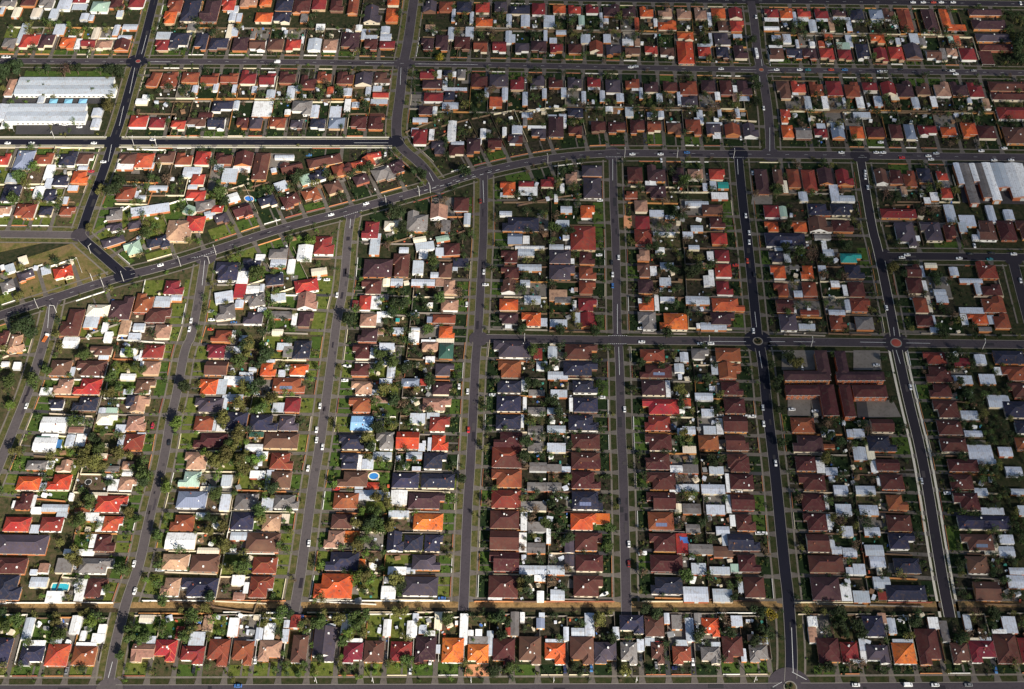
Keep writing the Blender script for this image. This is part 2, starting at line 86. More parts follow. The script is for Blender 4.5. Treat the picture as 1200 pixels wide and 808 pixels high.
((600,0,5.855), """H k -10 37 123 98;H c 137 22 228 103;H o 282 37 368 93;H r 387 37 473 98;H c 507 37 593 93;H n 627 37 738 113;H n 757 42 848 118;H o 877 52 968 118;H p 1002 62 1098 118;H p 1132 62 1228 128;S s 62 102 123 183;S s 217 107 293 188;S s 217 207 243 283;S s 302 207 373 238;S e 457 107 498 173;S s 602 87 623 188;S s 627 127 663 153;S r 842 122 873 208;H o 1002 147 1128 208;S w 972 127 998 183;S s 0 237 23 293;H q 22 297 118 363;H n 132 282 238 358;S s 257 262 308 298;H c 262 302 348 363;H m 387 302 478 368;S s 472 237 538 298;H t 532 292 623 373;S s 627 237 678 293;H q 647 307 748 383;H b 777 322 878 383;S w 757 267 833 313;S p 842 267 878 318;H r 912 317 998 378;H b 1017 327 1113 393;H o 1135 222 1245 280;H o 1135 285 1245 440;
H c -10 532 83 618;H q 127 527 223 593;A w 127 597 203 613;H m 252 532 348 603;H q 382 532 478 608;H c 517 532 608 598;A w 522 602 603 618;H q 642 547 743 638;H t 777 542 873 603;A w 822 607 868 623;H n 907 562 1003 633;A w 917 617 943 638;H m 1037 557 1133 628;S s 72 632 108 723;S s 207 607 238 678;S s 337 602 373 668;S s 477 627 508 703;S s 602 622 638 698;S s 717 642 768 698;S s 872 602 898 678;S s 992 642 1033 698;S s 1135 632 1170 718;H k 382 742 488 808;S s 67 772 143 808;S s 247 787 308 808;S s 322 782 373 808;S w 642 732 693 768;S s 777 737 833 798;S u 927 772 968 808;S s 1002 762 1043 808"""),
((800,0,5.855), """H p 82 57 163 133;S w 172 87 198 188;H o 197 57 293 128;H c 317 62 408 133;H b 242 147 313 213;H r 327 142 423 218;H c 562 62 658 123;A w 562 122 658 148;H o 667 57 753 128;H r 787 62 878 118;A w 787 122 865 148;H c 907 67 998 128;A w 917 127 998 148;H n 1027 67 1118 113;A w 1032 117 1118 138;H k 1150 62 1240 140;S w 557 182 663 208;S s 757 82 783 173;S s 867 137 918 218;S p 1002 122 1038 213;S s 1122 122 1158 213;S s 612 242 673 268;S s 687 237 743 293;S s 777 272 798 328;S w 872 287 908 318;S r 972 232 1028 263;S r 932 282 973 323;S s 1122 242 1163 323;
H r 107 322 193 403;A s 102 302 193 323;H k 232 322 313 403;H q 217 227 328 308;A w 237 285 283 310;H n 352 312 443 403;S s 347 237 408 263;S s 182 227 203 308;H b 592 330 693 408;A w 592 312 683 330;H k 712 332 818 403;A s 727 372 768 393;H n 827 332 918 408;H r 942 332 1038 413;H c 1067 342 1158 413;A e 1057 292 1148 338;H t -20 557 98 653;H n 127 552 223 633;H m 257 552 338 653;A p 342 642 378 698;A w 345 587 373 633;H n 377 552 473 653;A s 387 662 458 693;H q -10 657 103 728;S w 222 632 258 688;H b 647 557 738 678;H r 747 562 843 638;A w 752 632 793 653;H t 872 562 963 653;H c 987 557 1093 658;H t 1112 562 1210 668;S s 837 662 883 748;S w 957 662 998 743;S w 1097 672 1118 713;S s 97 757 138 808;S s 242 752 268 808;S s 362 747 393 808;H r 672 752 738 808"""),
((1000,0,5.855), """H u 112 67 203 133;A w 127 137 203 158;H b 207 62 278 133;H t 312 62 400 208;H n 482 62 567 213;H o 600 62 660 190;A o 642 170 773 213;H n 792 62 1018 108;H n 817 137 1048 203;H q 842 232 1078 288;H m 867 302 1098 350;A m 872 352 958 443;H k 22 302 108 408;H o 117 237 213 298;H c 147 337 233 423;H r 247 322 343 418;H q 352 312 468 408;S s 387 232 448 298;S g 452 262 498 318;H b 502 347 603 418;H p 642 332 713 388;S g 602 332 638 413;H c 732 332 838 413;S s 292 262 323 308;S e 652 252 688 298;S r 692 247 733 303;
H t -20 572 43 633;H c 62 567 163 623;A a 72 625 163 643;H c 192 572 288 653;H n 297 562 408 668;H b 432 577 523 653;H p 557 567 663 663;H n 672 567 780 658;H c 787 567 888 668;H m 932 562 1230 628;H m 947 637 1230 688;H c 987 737 1230 820;S w 22 662 73 743;S s 142 662 198 728;S a 257 642 313 688;S s 402 667 453 743;S w 532 662 573 733;S s 782 672 813 708;S p 892 677 938 748;S s 0 772 118 808"""),
]
# cars: x y colour, v = along the view, h = across it
CARS = """1003 803 w h;1064 803 w H;1096 803 w h;279 804 u h;158 693 w v;157 661 w v;361 549 w v;362 637 w v;394 573 r h;375 476 w v;371 504 w v;371 516 w v;378 524 w v;31 476 w v;179 499 r v;198 519 k v;
549 504 r v;548 459 w v;577 463 w h;404 446 w h;538 453 w v;732 480 w v;696 505 w h;737 638 w v;726 588 k v;737 661 c v;753 649 w H;732 788 w v;682 786 k h;662 785 n v;792 783 n h;769 780 g v;817 737 w v;822 746 w v;812 776 w v;909 543 w v;866 577 w h;889 625 w h;895 625 w h;895 497 w v;875 488 w h;882 488 w h;894 478 s v;928 480 w h;955 482 w h;940 431 w v;844 487 w h;
1027 428 s h;1067 454 w v;1080 564 s v;1110 578 w h;1167 785 u v;1038 737 s v;1135 803 g h;227 785 k v;299 774 w v;452 768 k v;504 775 w v;481 786 w v;8 774 r v;117 701 k h;
188 311 w d;132 354 u v;247 386 r h;247 365 w h;248 375 w h;224 376 w v;222 386 w v;373 327 w h;383 328 w h;395 346 w v;567 319 w v;569 334 w h;547 357 w v;725 302 w v;718 322 w v;718 335 u v;717 308 k v;752 401 w h;702 299 w h;751 385 w h;878 273 w v;878 284 w v;876 306 r v;884 322 k v;883 388 w v;821 403 w h;833 403 w h;862 311 r h;1063 299 w h;1057 302 w h;1124 303 w h;1160 304 T h;1188 298 w h;1137 298 k h;1162 297 k h;1039 361 w v;1070 350 w h;1196 329 w v;1142 288 w v;
542 207 k d;429 239 w d;563 236 c v;388 252 w d;362 182 u h;347 150 w h;333 244 w h;9 168 w h;37 168 w h;110 168 w h;76 146 w h;93 149 w h;95 145 w h;66 146 k h;121 190 w h;179 164 w h;107 201 r h;741 181 w h;774 181 w h;775 188 w v;703 235 w h;805 179 u h;986 179 w h;874 253 w v;882 203 w v;868 162 w v;1027 179 w h;1035 179 w h;1088 183 w h;1091 187 w h;1097 180 s h;1150 177 w h;1057 185 r h;1014 202 w v;1014 208 w v;1017 220 w v;1177 174 w h;1074 163 w v;1032 167 w h;1165 188 w h;1185 188 w h;1143 210 r h;
325 73 w H;5 67 w h;9 67 w h;739 79 w h;647 65 w h;745 78 s h;616 95 w v;845 81 w h;910 82 w h;937 82 w h;947 82 T h;974 82 r h;990 82 u h;886 20 w v;895 127 w v;1070 3 w h;1082 3 w h;1094 3 r h;1103 3 w h;1117 3 w h;1196 4 w v;1031 84 w h;1037 84 w h;1056 82 k h;1116 83 w h;1108 83 k h;1120 87 w h;1141 83 g h"""
# trees seen one by one: x y radius(px) tint (d dark, g green, o olive, y yellow, b brown, l light green)
TREES = """1040 440 5 d;1046 468 5 d;912 445 7 d;914 480 7 d;975 416 4 g;1036 420 5 d;968 492 5 d;905 428 6 d;168 556 12 g;170 566 9 d;196 571 9 l;143 669 11 g;185 628 8 g;100 543 10 o;112 541 11 o;120 547 8 o;39 447 10 g;54 434 7 g;131 444 9 g;130 461 9 o;137 455 8 g;98 534 10 o;138 534 8 o;118 526 9 g;110 515 8 d;12 449 10 g;12 475 7 l;20 530 8 o;
217 452 9 d;207 496 9 l;305 448 8 d;313 414 10 d;262 534 12 o;250 537 9 o;285 540 9 g;541 562 7 d;437 612 10 d;446 617 10 g;431 620 8 g;440 600 8 g;425 600 6 l;903 719 9 y;890 716 10 d;516 66 6 y;658 386 8 d;696 388 8 d;612 386 7 d;782 390 8 d;1105 390 8 d;1142 394 4 d;1153 394 4 d;1170 394 4 d;
28 379 13 d;18 383 10 d;36 388 10 d;22 347 7 o;410 375 9 d;467 355 10 d;460 365 8 d;455 287 8 b;503 384 8 g;132 219 12 d;140 210 8 d;118 223 7 o;105 266 6 o;487 201 7 d;497 205 6 d;20 80 10 d;5 86 10 d;12 78 8 d;73 82 10 b;80 80 7 b;130 82 8 d;140 84 8 d;90 81 7 d;55 80 6 d;127 123 9 o;882 45 6 d;831 69 5 o;887 100 7 d;889 118 7 d;884 90 6 d;1193 55 9 d;1196 45 8 d;1195 68 8 d;1183 31 5 d;
347 211 8 d;352 203 7 d;257 226 10 g;262 235 8 d;462 246 10 d;470 250 7 d;952 296 11 b;945 290 8 b;810 320 10 d;818 314 8 d;992 287 8 d;1047 314 8 o;1053 355 6 d;1038 226 11 b;1050 230 8 d;1003 735 10 d;1010 745 9 d;983 733 8 d;992 740 7 d;1116 563 5 d;140 769 7 g;128 565 6 d;152 600 8 o;160 608 7 g;340 720 6 d;470 716 6 b;498 714 6 b;585 723 10 d;593 729 8 d;240 712 7 o;248 708 6 b;110 722 8 d;100 718 7 o;
190 705 7 g;350 790 5 g;420 794 5 l;403 791 4 l;495 781 5 l;375 772 6 d;355 780 6 g;125 690 6 g;860 700 6 d;545 200 8 d;668 270 7 d;935 425 10 o;925 418 9 d;917 520 7 d;910 455 7 d;640 430 7 d;1112 432 6 d;1125 448 6 d;305 425 8 d;240 530 6 l;345 680 4 b;775 408 4 d;758 352 6 d;765 290 8 d;775 430 6 d;742 455 5 d;752 425 7 d;665 630 8 d;655 600 8 d;640 612 8 g;645 592 7 d;665 560 6 g;715 618 7 g;712 640 7 g"""
LAMPS = "109 328;127 345;146 333;44 358;61 362;107 292;240 306;213 309;255 297;326 258;454 236;490 225;508 228;640 187;732 178;793 179;860 181;160 164;183 166;63 162;613 397;828 398;950 400;1148 402;440 805;552 806;650 806;743 806;886 806;372 805"
R = random.Random(11)
SC = bpy.context.scene
COL = SC.collection
# ------------------------------------------------------------------ camera and survey geometry
PITCH, FPX, CAMH = math.radians(51.6), 1509.0, 717.0
CP, SP = math.cos(PITCH), math.sin(PITCH)
def ground(px, py, z=0.0):
    """point of the plane at height z that the survey photograph shows at px, py"""
    u, v = (px - 600) / FPX, (404 - py) / FPX
    d = (u, CP + v * SP, -SP + v * CP)
    t = (z - CAMH) / d[2]
    return (d[0] * t, d[1] * t)
def scale(py): return (py + 1500) * CP / CAMH          # px per metre across
def squash(py): return (py + 1500) * CP / FPX          # depth foreshortening
# ------------------------------------------------------------------ materials
MATS = {}
def new_mat(name):
    m = bpy.data.materials.new(name); m.use_nodes = True
    return m, m.node_tree.nodes, m.node_tree.links, m.node_tree.nodes['Principled BSDF']
def weathered(name, col, fine=3.0, broad=0.12, amt=0.35, rnd=0.3, rough=0.85, bump=0.0, stain=None, spec=0.25, metal=0.0, sheet=0.0):
    if name in MATS: return MATS[name]
    m, N, L, b = new_mat(name)
    geo = N.new('ShaderNodeNewGeometry'); oi = N.new('ShaderNodeObjectInfo')
    n1 = N.new('ShaderNodeTexNoise'); n1.inputs['Scale'].default_value = fine; n1.inputs['Detail'].default_value = 4
    n2 = N.new('ShaderNodeTexNoise'); n2.inputs['Scale'].default_value = broad; n2.inputs['Detail'].default_value = 3
    L.new(geo.outputs['Position'], n1.inputs['Vector']); L.new(geo.outputs['Position'], n2.inputs['Vector'])
    def mad(src, k, c):
        q = N.new('ShaderNodeMath'); q.operation = 'MULTIPLY_ADD'
        L.new(src, q.inputs[0]); q.inputs[1].default_value = k; q.inputs[2].default_value = c
        return q.outputs[0]
    a = mad(n1.outputs['Fac'], amt * 1.6, 1 - amt * .8)
    c = mad(n2.outputs['Fac'], amt * 2.2, 1 - amt * 1.1)
    r = mad(oi.outputs['Random'], rnd, 1 - rnd / 2)
    p = N.new('ShaderNodeMath'); p.operation = 'MULTIPLY'; L.new(a, p.inputs[0]); L.new(c, p.inputs[1])
    p2 = N.new('ShaderNodeMath'); p2.operation = 'MULTIPLY'; L.new(p.outputs[0], p2.inputs[0]); L.new(r, p2.inputs[1])
    if sheet:                                              # the ribs and laps of sheet metal
        wv = N.new('ShaderNodeTexWave'); wv.inputs['Scale'].default_value = .2; wv.inputs['Distortion'].default_value = 1.5; wv.inputs['Detail Scale'].default_value = .4
        L.new(geo.outputs['Position'], wv.inputs['Vector']); ws = mad(wv.outputs['Fac'], sheet, 1 - sheet * .6)
        p3 = N.new('ShaderNodeMath'); p3.operation = 'MULTIPLY'; L.new(p2.outputs[0], p3.inputs[0]); L.new(ws, p3.inputs[1]); p2 = p3
    hsv = N.new('ShaderNodeHueSaturation'); hsv.inputs['Color'].default_value = (*col, 1)
    L.new(p2.outputs[0], hsv.inputs['Value'])
    h = mad(n2.outputs['Fac'], 0.03, 0.485); h2 = N.new('ShaderNodeMath'); h2.operation = 'MULTIPLY_ADD'; L.new(oi.outputs['Random'], h2.inputs[0]); h2.inputs[1].default_value = .03 if rnd else 0; h2.inputs[2].default_value = -.015 if rnd else 0
    h3 = N.new('ShaderNodeMath'); L.new(h, h3.inputs[0]); L.new(h2.outputs[0], h3.inputs[1]); L.new(h3.outputs[0], hsv.inputs['Hue'])
    sa = mad(n1.outputs['Fac'], .5, .72); L.new(sa, hsv.inputs['Saturation'])
    out = hsv.outputs['Color']
    if stain:
        n3 = N.new('ShaderNodeTexNoise'); n3.inputs['Scale'].default_value = 0.55; n3.inputs['Detail'].default_value = 6
        L.new(geo.outputs['Position'], n3.inputs['Vector'])
        rp = N.new('ShaderNodeValToRGB'); rp.color_ramp.elements[0].position = .52; rp.color_ramp.elements[1].position = .68
        L.new(n3.outputs['Fac'], rp.inputs['Fac'])
        k = N.new('ShaderNodeMath'); k.operation = 'MULTIPLY'; k.inputs[1].default_value = .55; L.new(rp.outputs['Color'], k.inputs[0])
        mx = N.new('ShaderNodeMixRGB'); L.new(k.outputs[0], mx.inputs['Fac']); L.new(out, mx.inputs['Color1']); mx.inputs['Color2'].default_value = (*stain, 1)
        out = mx.outputs['Color']
    L.new(out, b.inputs['Base Color'])
    b.inputs['Roughness'].default_value = rough; b.inputs['Specular IOR Level'].default_value = spec; b.inputs['Metallic'].default_value = metal
    if bump:
        bn = N.new('ShaderNodeBump'); bn.inputs['Strength'].default_value = bump; bn.inputs['Distance'].default_value = .15
        L.new(n1.outputs['Fac'], bn.inputs['Height']); L.new(bn.outputs['Normal'], b.inputs['Normal'])
    MATS[name] = m
    return m
def patchy(name, cols, sc=0.25, rough=.95, detail=8, bump=0.0):
    """ground cover: several real ground colours mixed by noise"""
    if name in MATS: return MATS[name]
    m, N, L, b = new_mat(name)
    geo = N.new('ShaderNodeNewGeometry')
    n = N.new('ShaderNodeTexNoise'); n.inputs['Scale'].default_value = sc; n.inputs['Detail'].default_value = detail; n.inputs['Roughness'].default_value = .65
    L.new(geo.outputs['Position'], n.inputs['Vector'])
    rp = N.new('ShaderNodeValToRGB'); cr = rp.color_ramp
    k = len(cols)
    while len(cr.elements) < k: cr.elements.new(.5)
    for i, c in enumerate(cols):
        cr.elements[i].position = .3 + .42 * i / (k - 1); cr.elements[i].color = (*c, 1)
    L.new(n.outputs['Fac'], rp.inputs['Fac'])
    n2 = N.new('ShaderNodeTexNoise'); n2.inputs['Scale'].default_value = 1.7; n2.inputs['Detail'].default_value = 4
    L.new(geo.outputs['Position'], n2.inputs['Vector'])
    q = N.new('ShaderNodeMath'); q.operation = 'MULTIPLY_ADD'; L.new(n2.outputs['Fac'], q.inputs[0]); q.inputs[1].default_value = 1.3; q.inputs[2].default_value = .35
    hs = N.new('ShaderNodeHueSaturation'); L.new(rp.outputs['Color'], hs.inputs['Color']); L.new(q.outputs[0], hs.inputs['Value'])
    L.new(hs.outputs['Color'], b.inputs['Base Color']); b.inputs['Roughness'].default_value = rough; b.inputs['Specular IOR Level'].default_value = .15
    MATS[name] = m
    return m
ROOFC = dict(m=(.078,.023,.021), n=(.054,.025,.031), b=(.115,.053,.038), t=(.21,.052,.025), o=(.5,.092,.018), r=(.38,.045,.026), c=(.19,.02,.022),
             k=(.024,.026,.05), q=(.062,.05,.068), g=(.17,.155,.15), p=(.36,.2,.135), w=(.78,.78,.77), s=(.47,.51,.57), u=(.19,.225,.3), U=(.26,.48,.72),
             e=(.33,.45,.36), E=(.04,.1,.075), T=(.02,.27,.24), a=(.75,.66,.5))
CNAME = dict(m='maroon', n='purplish-brown', b='brown', t='terracotta', o='orange', r='red', c='crimson', k='charcoal', q='slate', g='grey', p='tan', w='white',
             s='silver', u='blue-grey', U='sky-blue', e='pale-green', E='dark-green', T='teal', a='cream')
def roof_mat(c):
    metal = c in 'wseUTaEu'
    return weathered(('metal_roof_' if metal else 'tile_roof_') + CNAME[c].replace('-', '_'), ROOFC[c], fine=(.9 if metal else 2.2), amt=(.2 if metal else .5),
                     rnd=(.22 if metal else .4), rough=(.5 if metal else .85), bump=(0 if metal else .5), stain=((.34,.29,.26) if c in 'ws' else (.09,.06,.045) if not metal else None),
                     spec=(.35 if metal else .2), sheet=(.12 if metal else 0))
WALLC = [('brick_red', (.3,.1,.055)), ('brick_orange', (.46,.17,.055)), ('board_cream', (.72,.62,.46)), ('board_white', (.8,.78,.73)), ('brick_brown', (.2,.1,.065)), ('brick_tan', (.5,.34,.2))]
WALLM = [weathered('wall_' + n, c, fine=2.5, amt=.2, rnd=.25) for n, c in WALLC]
GLASS = weathered('window_glass', (.02,.025,.03), amt=.1, rough=.12, spec=.6)
WHITE = weathered('white_paint', (.8,.79,.75), amt=.1)
CAP = {}
def cap_mat(c):
    if c not in CAP:
        q = ROOFC[c]; CAP[c] = weathered('ridge_tile_' + CNAME[c].replace('-', '_'), tuple(min(.8, v * 1.25 + .012) for v in q), amt=.3)
    return CAP[c]
FASCIA = [weathered('fascia_' + n, c, amt=.1) for n, c in (('white', (.78,.76,.7)), ('cream', (.66,.55,.36)), ('brown', (.12,.07,.05)))]
ASPH = [weathered('asphalt_grey', (.092,.077,.078), fine=1.2, broad=.06, amt=.2, rnd=.0, rough=.9, stain=(.062,.053,.054)),
        weathered('asphalt_black', (.008,.008,.017), fine=1.2, broad=.06, amt=.22, rnd=.0, rough=.85),
        weathered('asphalt_dark', (.024,.02,.027), fine=1.2, broad=.06, amt=.2, rnd=.0, rough=.9),
        weathered('asphalt_worn', (.056,.046,.054), fine=1.2, broad=.05, amt=.3, rnd=.0, rough=.9, stain=(.038,.032,.037))]
CONC = weathered('concrete', (.165,.14,.115), fine=1.4, broad=.05, amt=.35, rnd=0, stain=(.1,.09,.065))
PALE = weathered('pale_concrete', (.62,.57,.46), fine=1.4, amt=.15, rnd=0)
KERB = weathered('kerb_concrete', (.22,.2,.175), fine=1.4, amt=.15, rnd=0)
PAINT = weathered('road_paint', (.7,.7,.68), amt=.1, rnd=0)
BARK = weathered('bark', (.12,.08,.055), amt=.3)
def leafm(n, c):
    return weathered('leaves_' + n, c, fine=.85, broad=.1, amt=.5, rnd=.5, rough=.75, spec=.2)
LEAF = dict(d=leafm('dark', (.026,.04,.014)), g=leafm('green', (.05,.075,.018)), o=leafm('olive', (.095,.09,.024)), y=leafm('yellow', (.22,.17,.016)), b=leafm('brown', (.1,.06,.04)), l=leafm('light', (.085,.13,.02)))
LNAME = dict(d='dark-green', g='green', o='olive', y='yellow', b='brown', l='light-green')
# ------------------------------------------------------------------ mesh helpers
class MB:
    def __init__(s): s.v, s.f, s.m = [], [], []
    def quad(s, pts, mi=0):
        i = len(s.v); s.v += [tuple(p) for p in pts]; s.f.append(tuple(range(i, i + len(pts)))); s.m.append(mi)
    def box(s, x0, y0, z0, x1, y1, z1, mi=0, bottom=False):
        i = len(s.v)
        s.v += [(x0,y0,z0),(x1,y0,z0),(x1,y1,z0),(x0,y1,z0),(x0,y0,z1),(x1,y0,z1),(x1,y1,z1),(x0,y1,z1)]
        fs = [(0,1,5,4),(1,2,6,5),(2,3,7,6),(3,0,4,7),(4,5,6,7)] + ([(3,2,1,0)] if bottom else [])
        for f in fs: s.f.append(tuple(i + k for k in f)); s.m.append(mi)
    def bar(s, a, b, w, h, mi=0):
        a, b = Vector(a), Vector(b); d = (b - a)
        if d.length < 1e-4: return
        d.normalize(); sd = d.cross(Vector((0,0,1)))
        if sd.length < 1e-3: sd = Vector((1,0,0))
        sd.normalize(); up = sd.cross(d).normalized()
        c = [sd * (w/2) * i + up * (h/2) * j for i, j in ((-1,-1),(1,-1),(1,1),(-1,1))]
        i = len(s.v); s.v += [tuple(a + k) for k in c] + [tuple(b + k) for k in c]
        for k in range(4): s.f.append((i+k, i+(k+1)%4, i+4+(k+1)%4, i+4+k)); s.m.append(mi)
        s.f.append((i+3,i+2,i+1,i)); s.f.append((i+4,i+5,i+6,i+7)); s.m += [mi, mi]
    def mesh(s, name, mats):
        me = bpy.data.meshes.new(name); me.from_pydata(s.v, [], s.f)
        for m in mats: me.materials.append(m)
        if len(mats) > 1: me.polygons.foreach_set('material_index', s.m)
        return me
    def add(s, o, loc, rz, moff=0, sc=1.0):
        c, sn = math.cos(rz), math.sin(rz); i = len(s.v)
        s.v += [(loc[0] + (x*c - y*sn)*sc, loc[1] + (x*sn + y*c)*sc, loc[2] + z*sc) for x, y, z in o.v]
        s.f += [tuple(i + k for k in f) for f in o.f]; s.m += [k + moff for k in o.m]
def link(name, data, parent=None, loc=None, rz=0.0):
    o = bpy.data.objects.new(name, data)
    if loc is not None: o.location = loc
    if rz: o.rotation_euler = (0, 0, rz)
    if parent is not None: o.parent = parent
    COL.objects.link(o)
    return o
def thing(name, label, cat, loc, rz=0.0, group=None, data=None):
    o = link(name, data, None, loc, rz)
    o['label'] = label; o['category'] = cat
    if group: o['group'] = group
    return o
def structure(name, mb, mats, kind='structure'):
    o = link(name, mb.mesh(name, mats)); o['kind'] = kind
    return o
ORD = 'first second third fourth fifth sixth seventh eighth ninth tenth eleventh twelfth thirteenth fourteenth fifteenth sixteenth seventeenth eighteenth nineteenth twentieth'.split()
def ordinal(i):
    if i < 20: return ORD[i]
    return ('twenty-' if i < 29 else 'thirty-' if i < 39 else 'forty-' if i < 49 else 'fifty-') + ORD[(i - 20) % 10] if (i - 19) % 10 else ['thirtieth','fortieth','fiftieth'][(i - 29) // 10]
# ------------------------------------------------------------------ roads: name, width, surface, pavement style, survey points
ROADS = [
 ('bottom road', 9.0, 3, 'n', [(-60,812),(128,812),(500,811),(926,810),(1260,808)]),
 ('corner street', 6.5, 0, 'n', [(-12,572),(8,523),(18,498),(32,464),(45,423),(55,389),(63,352)]),
 ('shady street', 6.0, 0, 'n', [(127,803),(133,766),(143,724),(150,699),(163,665),(175,607),(188,557),(195,523),(200,490),(207,464),(217,406),(225,397),(240,306)]),
 ('car-lined street', 6.0, 0, 'n', [(345,716),(348,699),(353,670),(368,557),(373,536),(391,406),(395,372),(403,339),(408,272),(412,252)]),
 ('T-junction street', 5.8, 3, 'n', [(543,716),(545,673),(548,590),(552,539),(557,423),(560,398),(564,322),(567,271),(567,206)]),
 ('dash-marked street', 5.8, 3, 'n', [(734,722),(733,673),(730,540),(728,520),(726,414),(723,395),(722,289),(719,240),(718,182)]),
 ('black street', 6.8, 1, 'n', [(926,806),(928,766),(923,691),(920,673),(907,540),(900,489),(893,416),(888,400),(887,389),(882,339),(875,272),(872,255),(865,183)]),
 ('pale-path street', 6.6, 2, 'p', [(1113,724),(1103,673),(1082,540),(1065,473),(1052,414),(1049,395),(1040,347),(1028,289),(1022,270),(1008,184)]),
 ('cross road', 7.0, 3, 'n', [(560,397),(700,399),(888,400.5),(1050,402.5),(1260,405)]),
 ('bending road', 8.0, 3, 'n', [(-60,392),(0,370),(67,349),(133,327),(200,311),(267,289),(317,272),(367,258),(400,250),(455,235),(508,220),(550,206),(600,194),(650,185),(700,180.5),(750,180),(800,180.5),(900,181.5),(1000,182.5),(1260,186)]),
 ('hooked street', 8.0, 3, 'n', [(511,216),(492,191),(472,176),(464,163),(465,138),(468,120),(473,73),(478,51),(485,0),(488,-20)]),
 ('white-edged road', 7.0, 1, 'p', [(-60,167),(133,167),(200,167),(460,167.5)]),
 ('upper road', 6.8, 3, 'n', [(-60,71.5),(80,72.5),(160,72.5),(330,73),(473,75),(600,77),(700,79),(892,82.5),(1100,84.5),(1260,87)]),
 ('top road', 7.5, 2, 'n', [(540,-4),(800,1),(1000,2.5),(1260,6)]),
 ('black bending street', 7.2, 1, 'n', [(146,323),(130,309),(113,294),(93,277),(97,268),(107,238),(120,205),(133,166),(143,137),(157,85),(164,68),(181,0),(186,-20)]),
 ('side road', 7.2, 2, 'n', [(1036,301),(1100,301),(1180,302),(1260,303)]),
 ('short street', 7.0, 2, 'n', [(1186,303),(1196,342),(1206,380)]),
 ('bus street', 7.0, 3, 'n', [(903,181.5),(901,138),(896,102),(892,82.5),(887,63),(884,26),(880,2)]),
 ('park road', 7.0, 0, 'n', [(-60,275),(0,275),(60,275.5),(94,276)]),
]
LANE = [(-60,712),(300,712),(700,711),(1260,711)]
class Road:
    def __init__(s, name, w, surf, style, pts):
        s.name, s.w, s.surf, s.style = name, w, surf, style
        p = np.array([ground(*q) for q in pts]); s.px = pts
        # resample every 3 m through a rounded polyline
        for _ in range(2):
            if len(p) > 2:
                q = [p[0]]
                for a, b in zip(p[:-1], p[1:]): q += [a*.75 + b*.25, a*.25 + b*.75]
                q.append(p[-1]); p = np.array(q)
        seg = np.linalg.norm(np.diff(p, axis=0), axis=1); cum = np.concatenate([[0], np.cumsum(seg)])
        n = max(2, int(cum[-1] / 3)); t = np.linspace(0, cum[-1], n)
        s.p = np.stack([np.interp(t, cum, p[:,0]), np.interp(t, cum, p[:,1])], 1); s.arc = t
        d = np.gradient(s.p, axis=0); s.t = d / np.linalg.norm(d, axis=1)[:,None]
        s.n = np.stack([-s.t[:,1], s.t[:,0]], 1)
    def near(s, x, y):
        d = np.hypot(s.p[:,0]-x, s.p[:,1]-y); i = int(d.argmin())
        side = 1 if (x - s.p[i,0]) * s.n[i,0] + (y - s.p[i,1]) * s.n[i,1] > 0 else -1
        return float(d[i]), i, side
RD = [Road(*r) for r in ROADS]
RN = {r.name: r for r in RD}
lane = Road('dirt lane', 7.2, 0, 'l', LANE)
def clear_of(pts, skip, margin):
    """mask of points that lie outside every road but SKIP"""
    ok = np.ones(len(pts), bool)
    for r in RD:
        if r is skip: continue
        d2 = ((pts[:,None,:] - r.p[None,:,:])**2).sum(2).min(1)
        ok &= d2 > (r.w / 2 + margin)**2
    return ok
def strip(mb, r, o0, o1, z, mi, margin, step=None, top=None):
    a, b = r.p + r.n * o0, r.p + r.n * o1
    ok = clear_of((a + b) / 2, r, margin)
    for i in range(len(a) - 1):
        if not (ok[i] and ok[i+1]): continue
        if top is None: mb.quad([(*a[i], z), (*b[i], z), (*b[i+1], z), (*a[i+1], z)] if o0 > o1 else [(*a[i], z), (*a[i+1], z), (*b[i+1], z), (*b[i], z)], mi)
        else:
            mb.quad([(*a[i], top), (*a[i+1], top), (*b[i+1], top), (*b[i], top)], mi)
            mb.quad([(*a[i], z), (*a[i+1], z), (*a[i+1], top), (*a[i], top)], mi); mb.quad([(*b[i], z), (*b[i+1], z), (*b[i+1], top), (*b[i], top)], mi)
# ground sheet
g = MB(); g.quad([(-9000,-3000,-.02),(9000,-3000,-.02),(9000,16000,-.02),(-9000,16000,-.02)])
structure('ground', g, [patchy('yard_ground', [(.009,.015,.006), (.02,.026,.01), (.038,.036,.017), (.06,.045,.028)], .3)])
roads, kerb, paths, verge = MB(), MB(), MB(), MB()
for i, r in enumerate(RD):
    z = .22 + .006 * i
    a, b = r.p + r.n * (r.w/2), r.p - r.n * (r.w/2)
    for k in range(len(a) - 1):
        roads.quad([(*b[k], z), (*b[k+1], z), (*a[k+1], z), (*a[k], z)], r.surf)
    for sgn in (1, -1):
        strip(kerb, r, sgn * (r.w/2), sgn * (r.w/2 + .3), .1, 1 if r.style == 'p' else 0, .6, top=.36 + .001 * i)
        if r.style == 'p' and r.name == 'pale-path street': continue
        vw = 4.2 if r.style == 'n' else 1.7
        pw = 1.2 if r.style == 'n' else 1.6
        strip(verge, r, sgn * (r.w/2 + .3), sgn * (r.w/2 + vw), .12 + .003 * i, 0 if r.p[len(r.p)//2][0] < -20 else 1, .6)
        strip(paths, r, sgn * (r.w/2 + vw), sgn * (r.w/2 + vw + pw), .185 + .002 * i, 1 if r.style == 'p' else 0, .6)
r = RN['pale-path street']; cut = int(np.argmin(np.hypot(*(r.p - np.array(ground(1050, 402))).T)))
class Part: pass
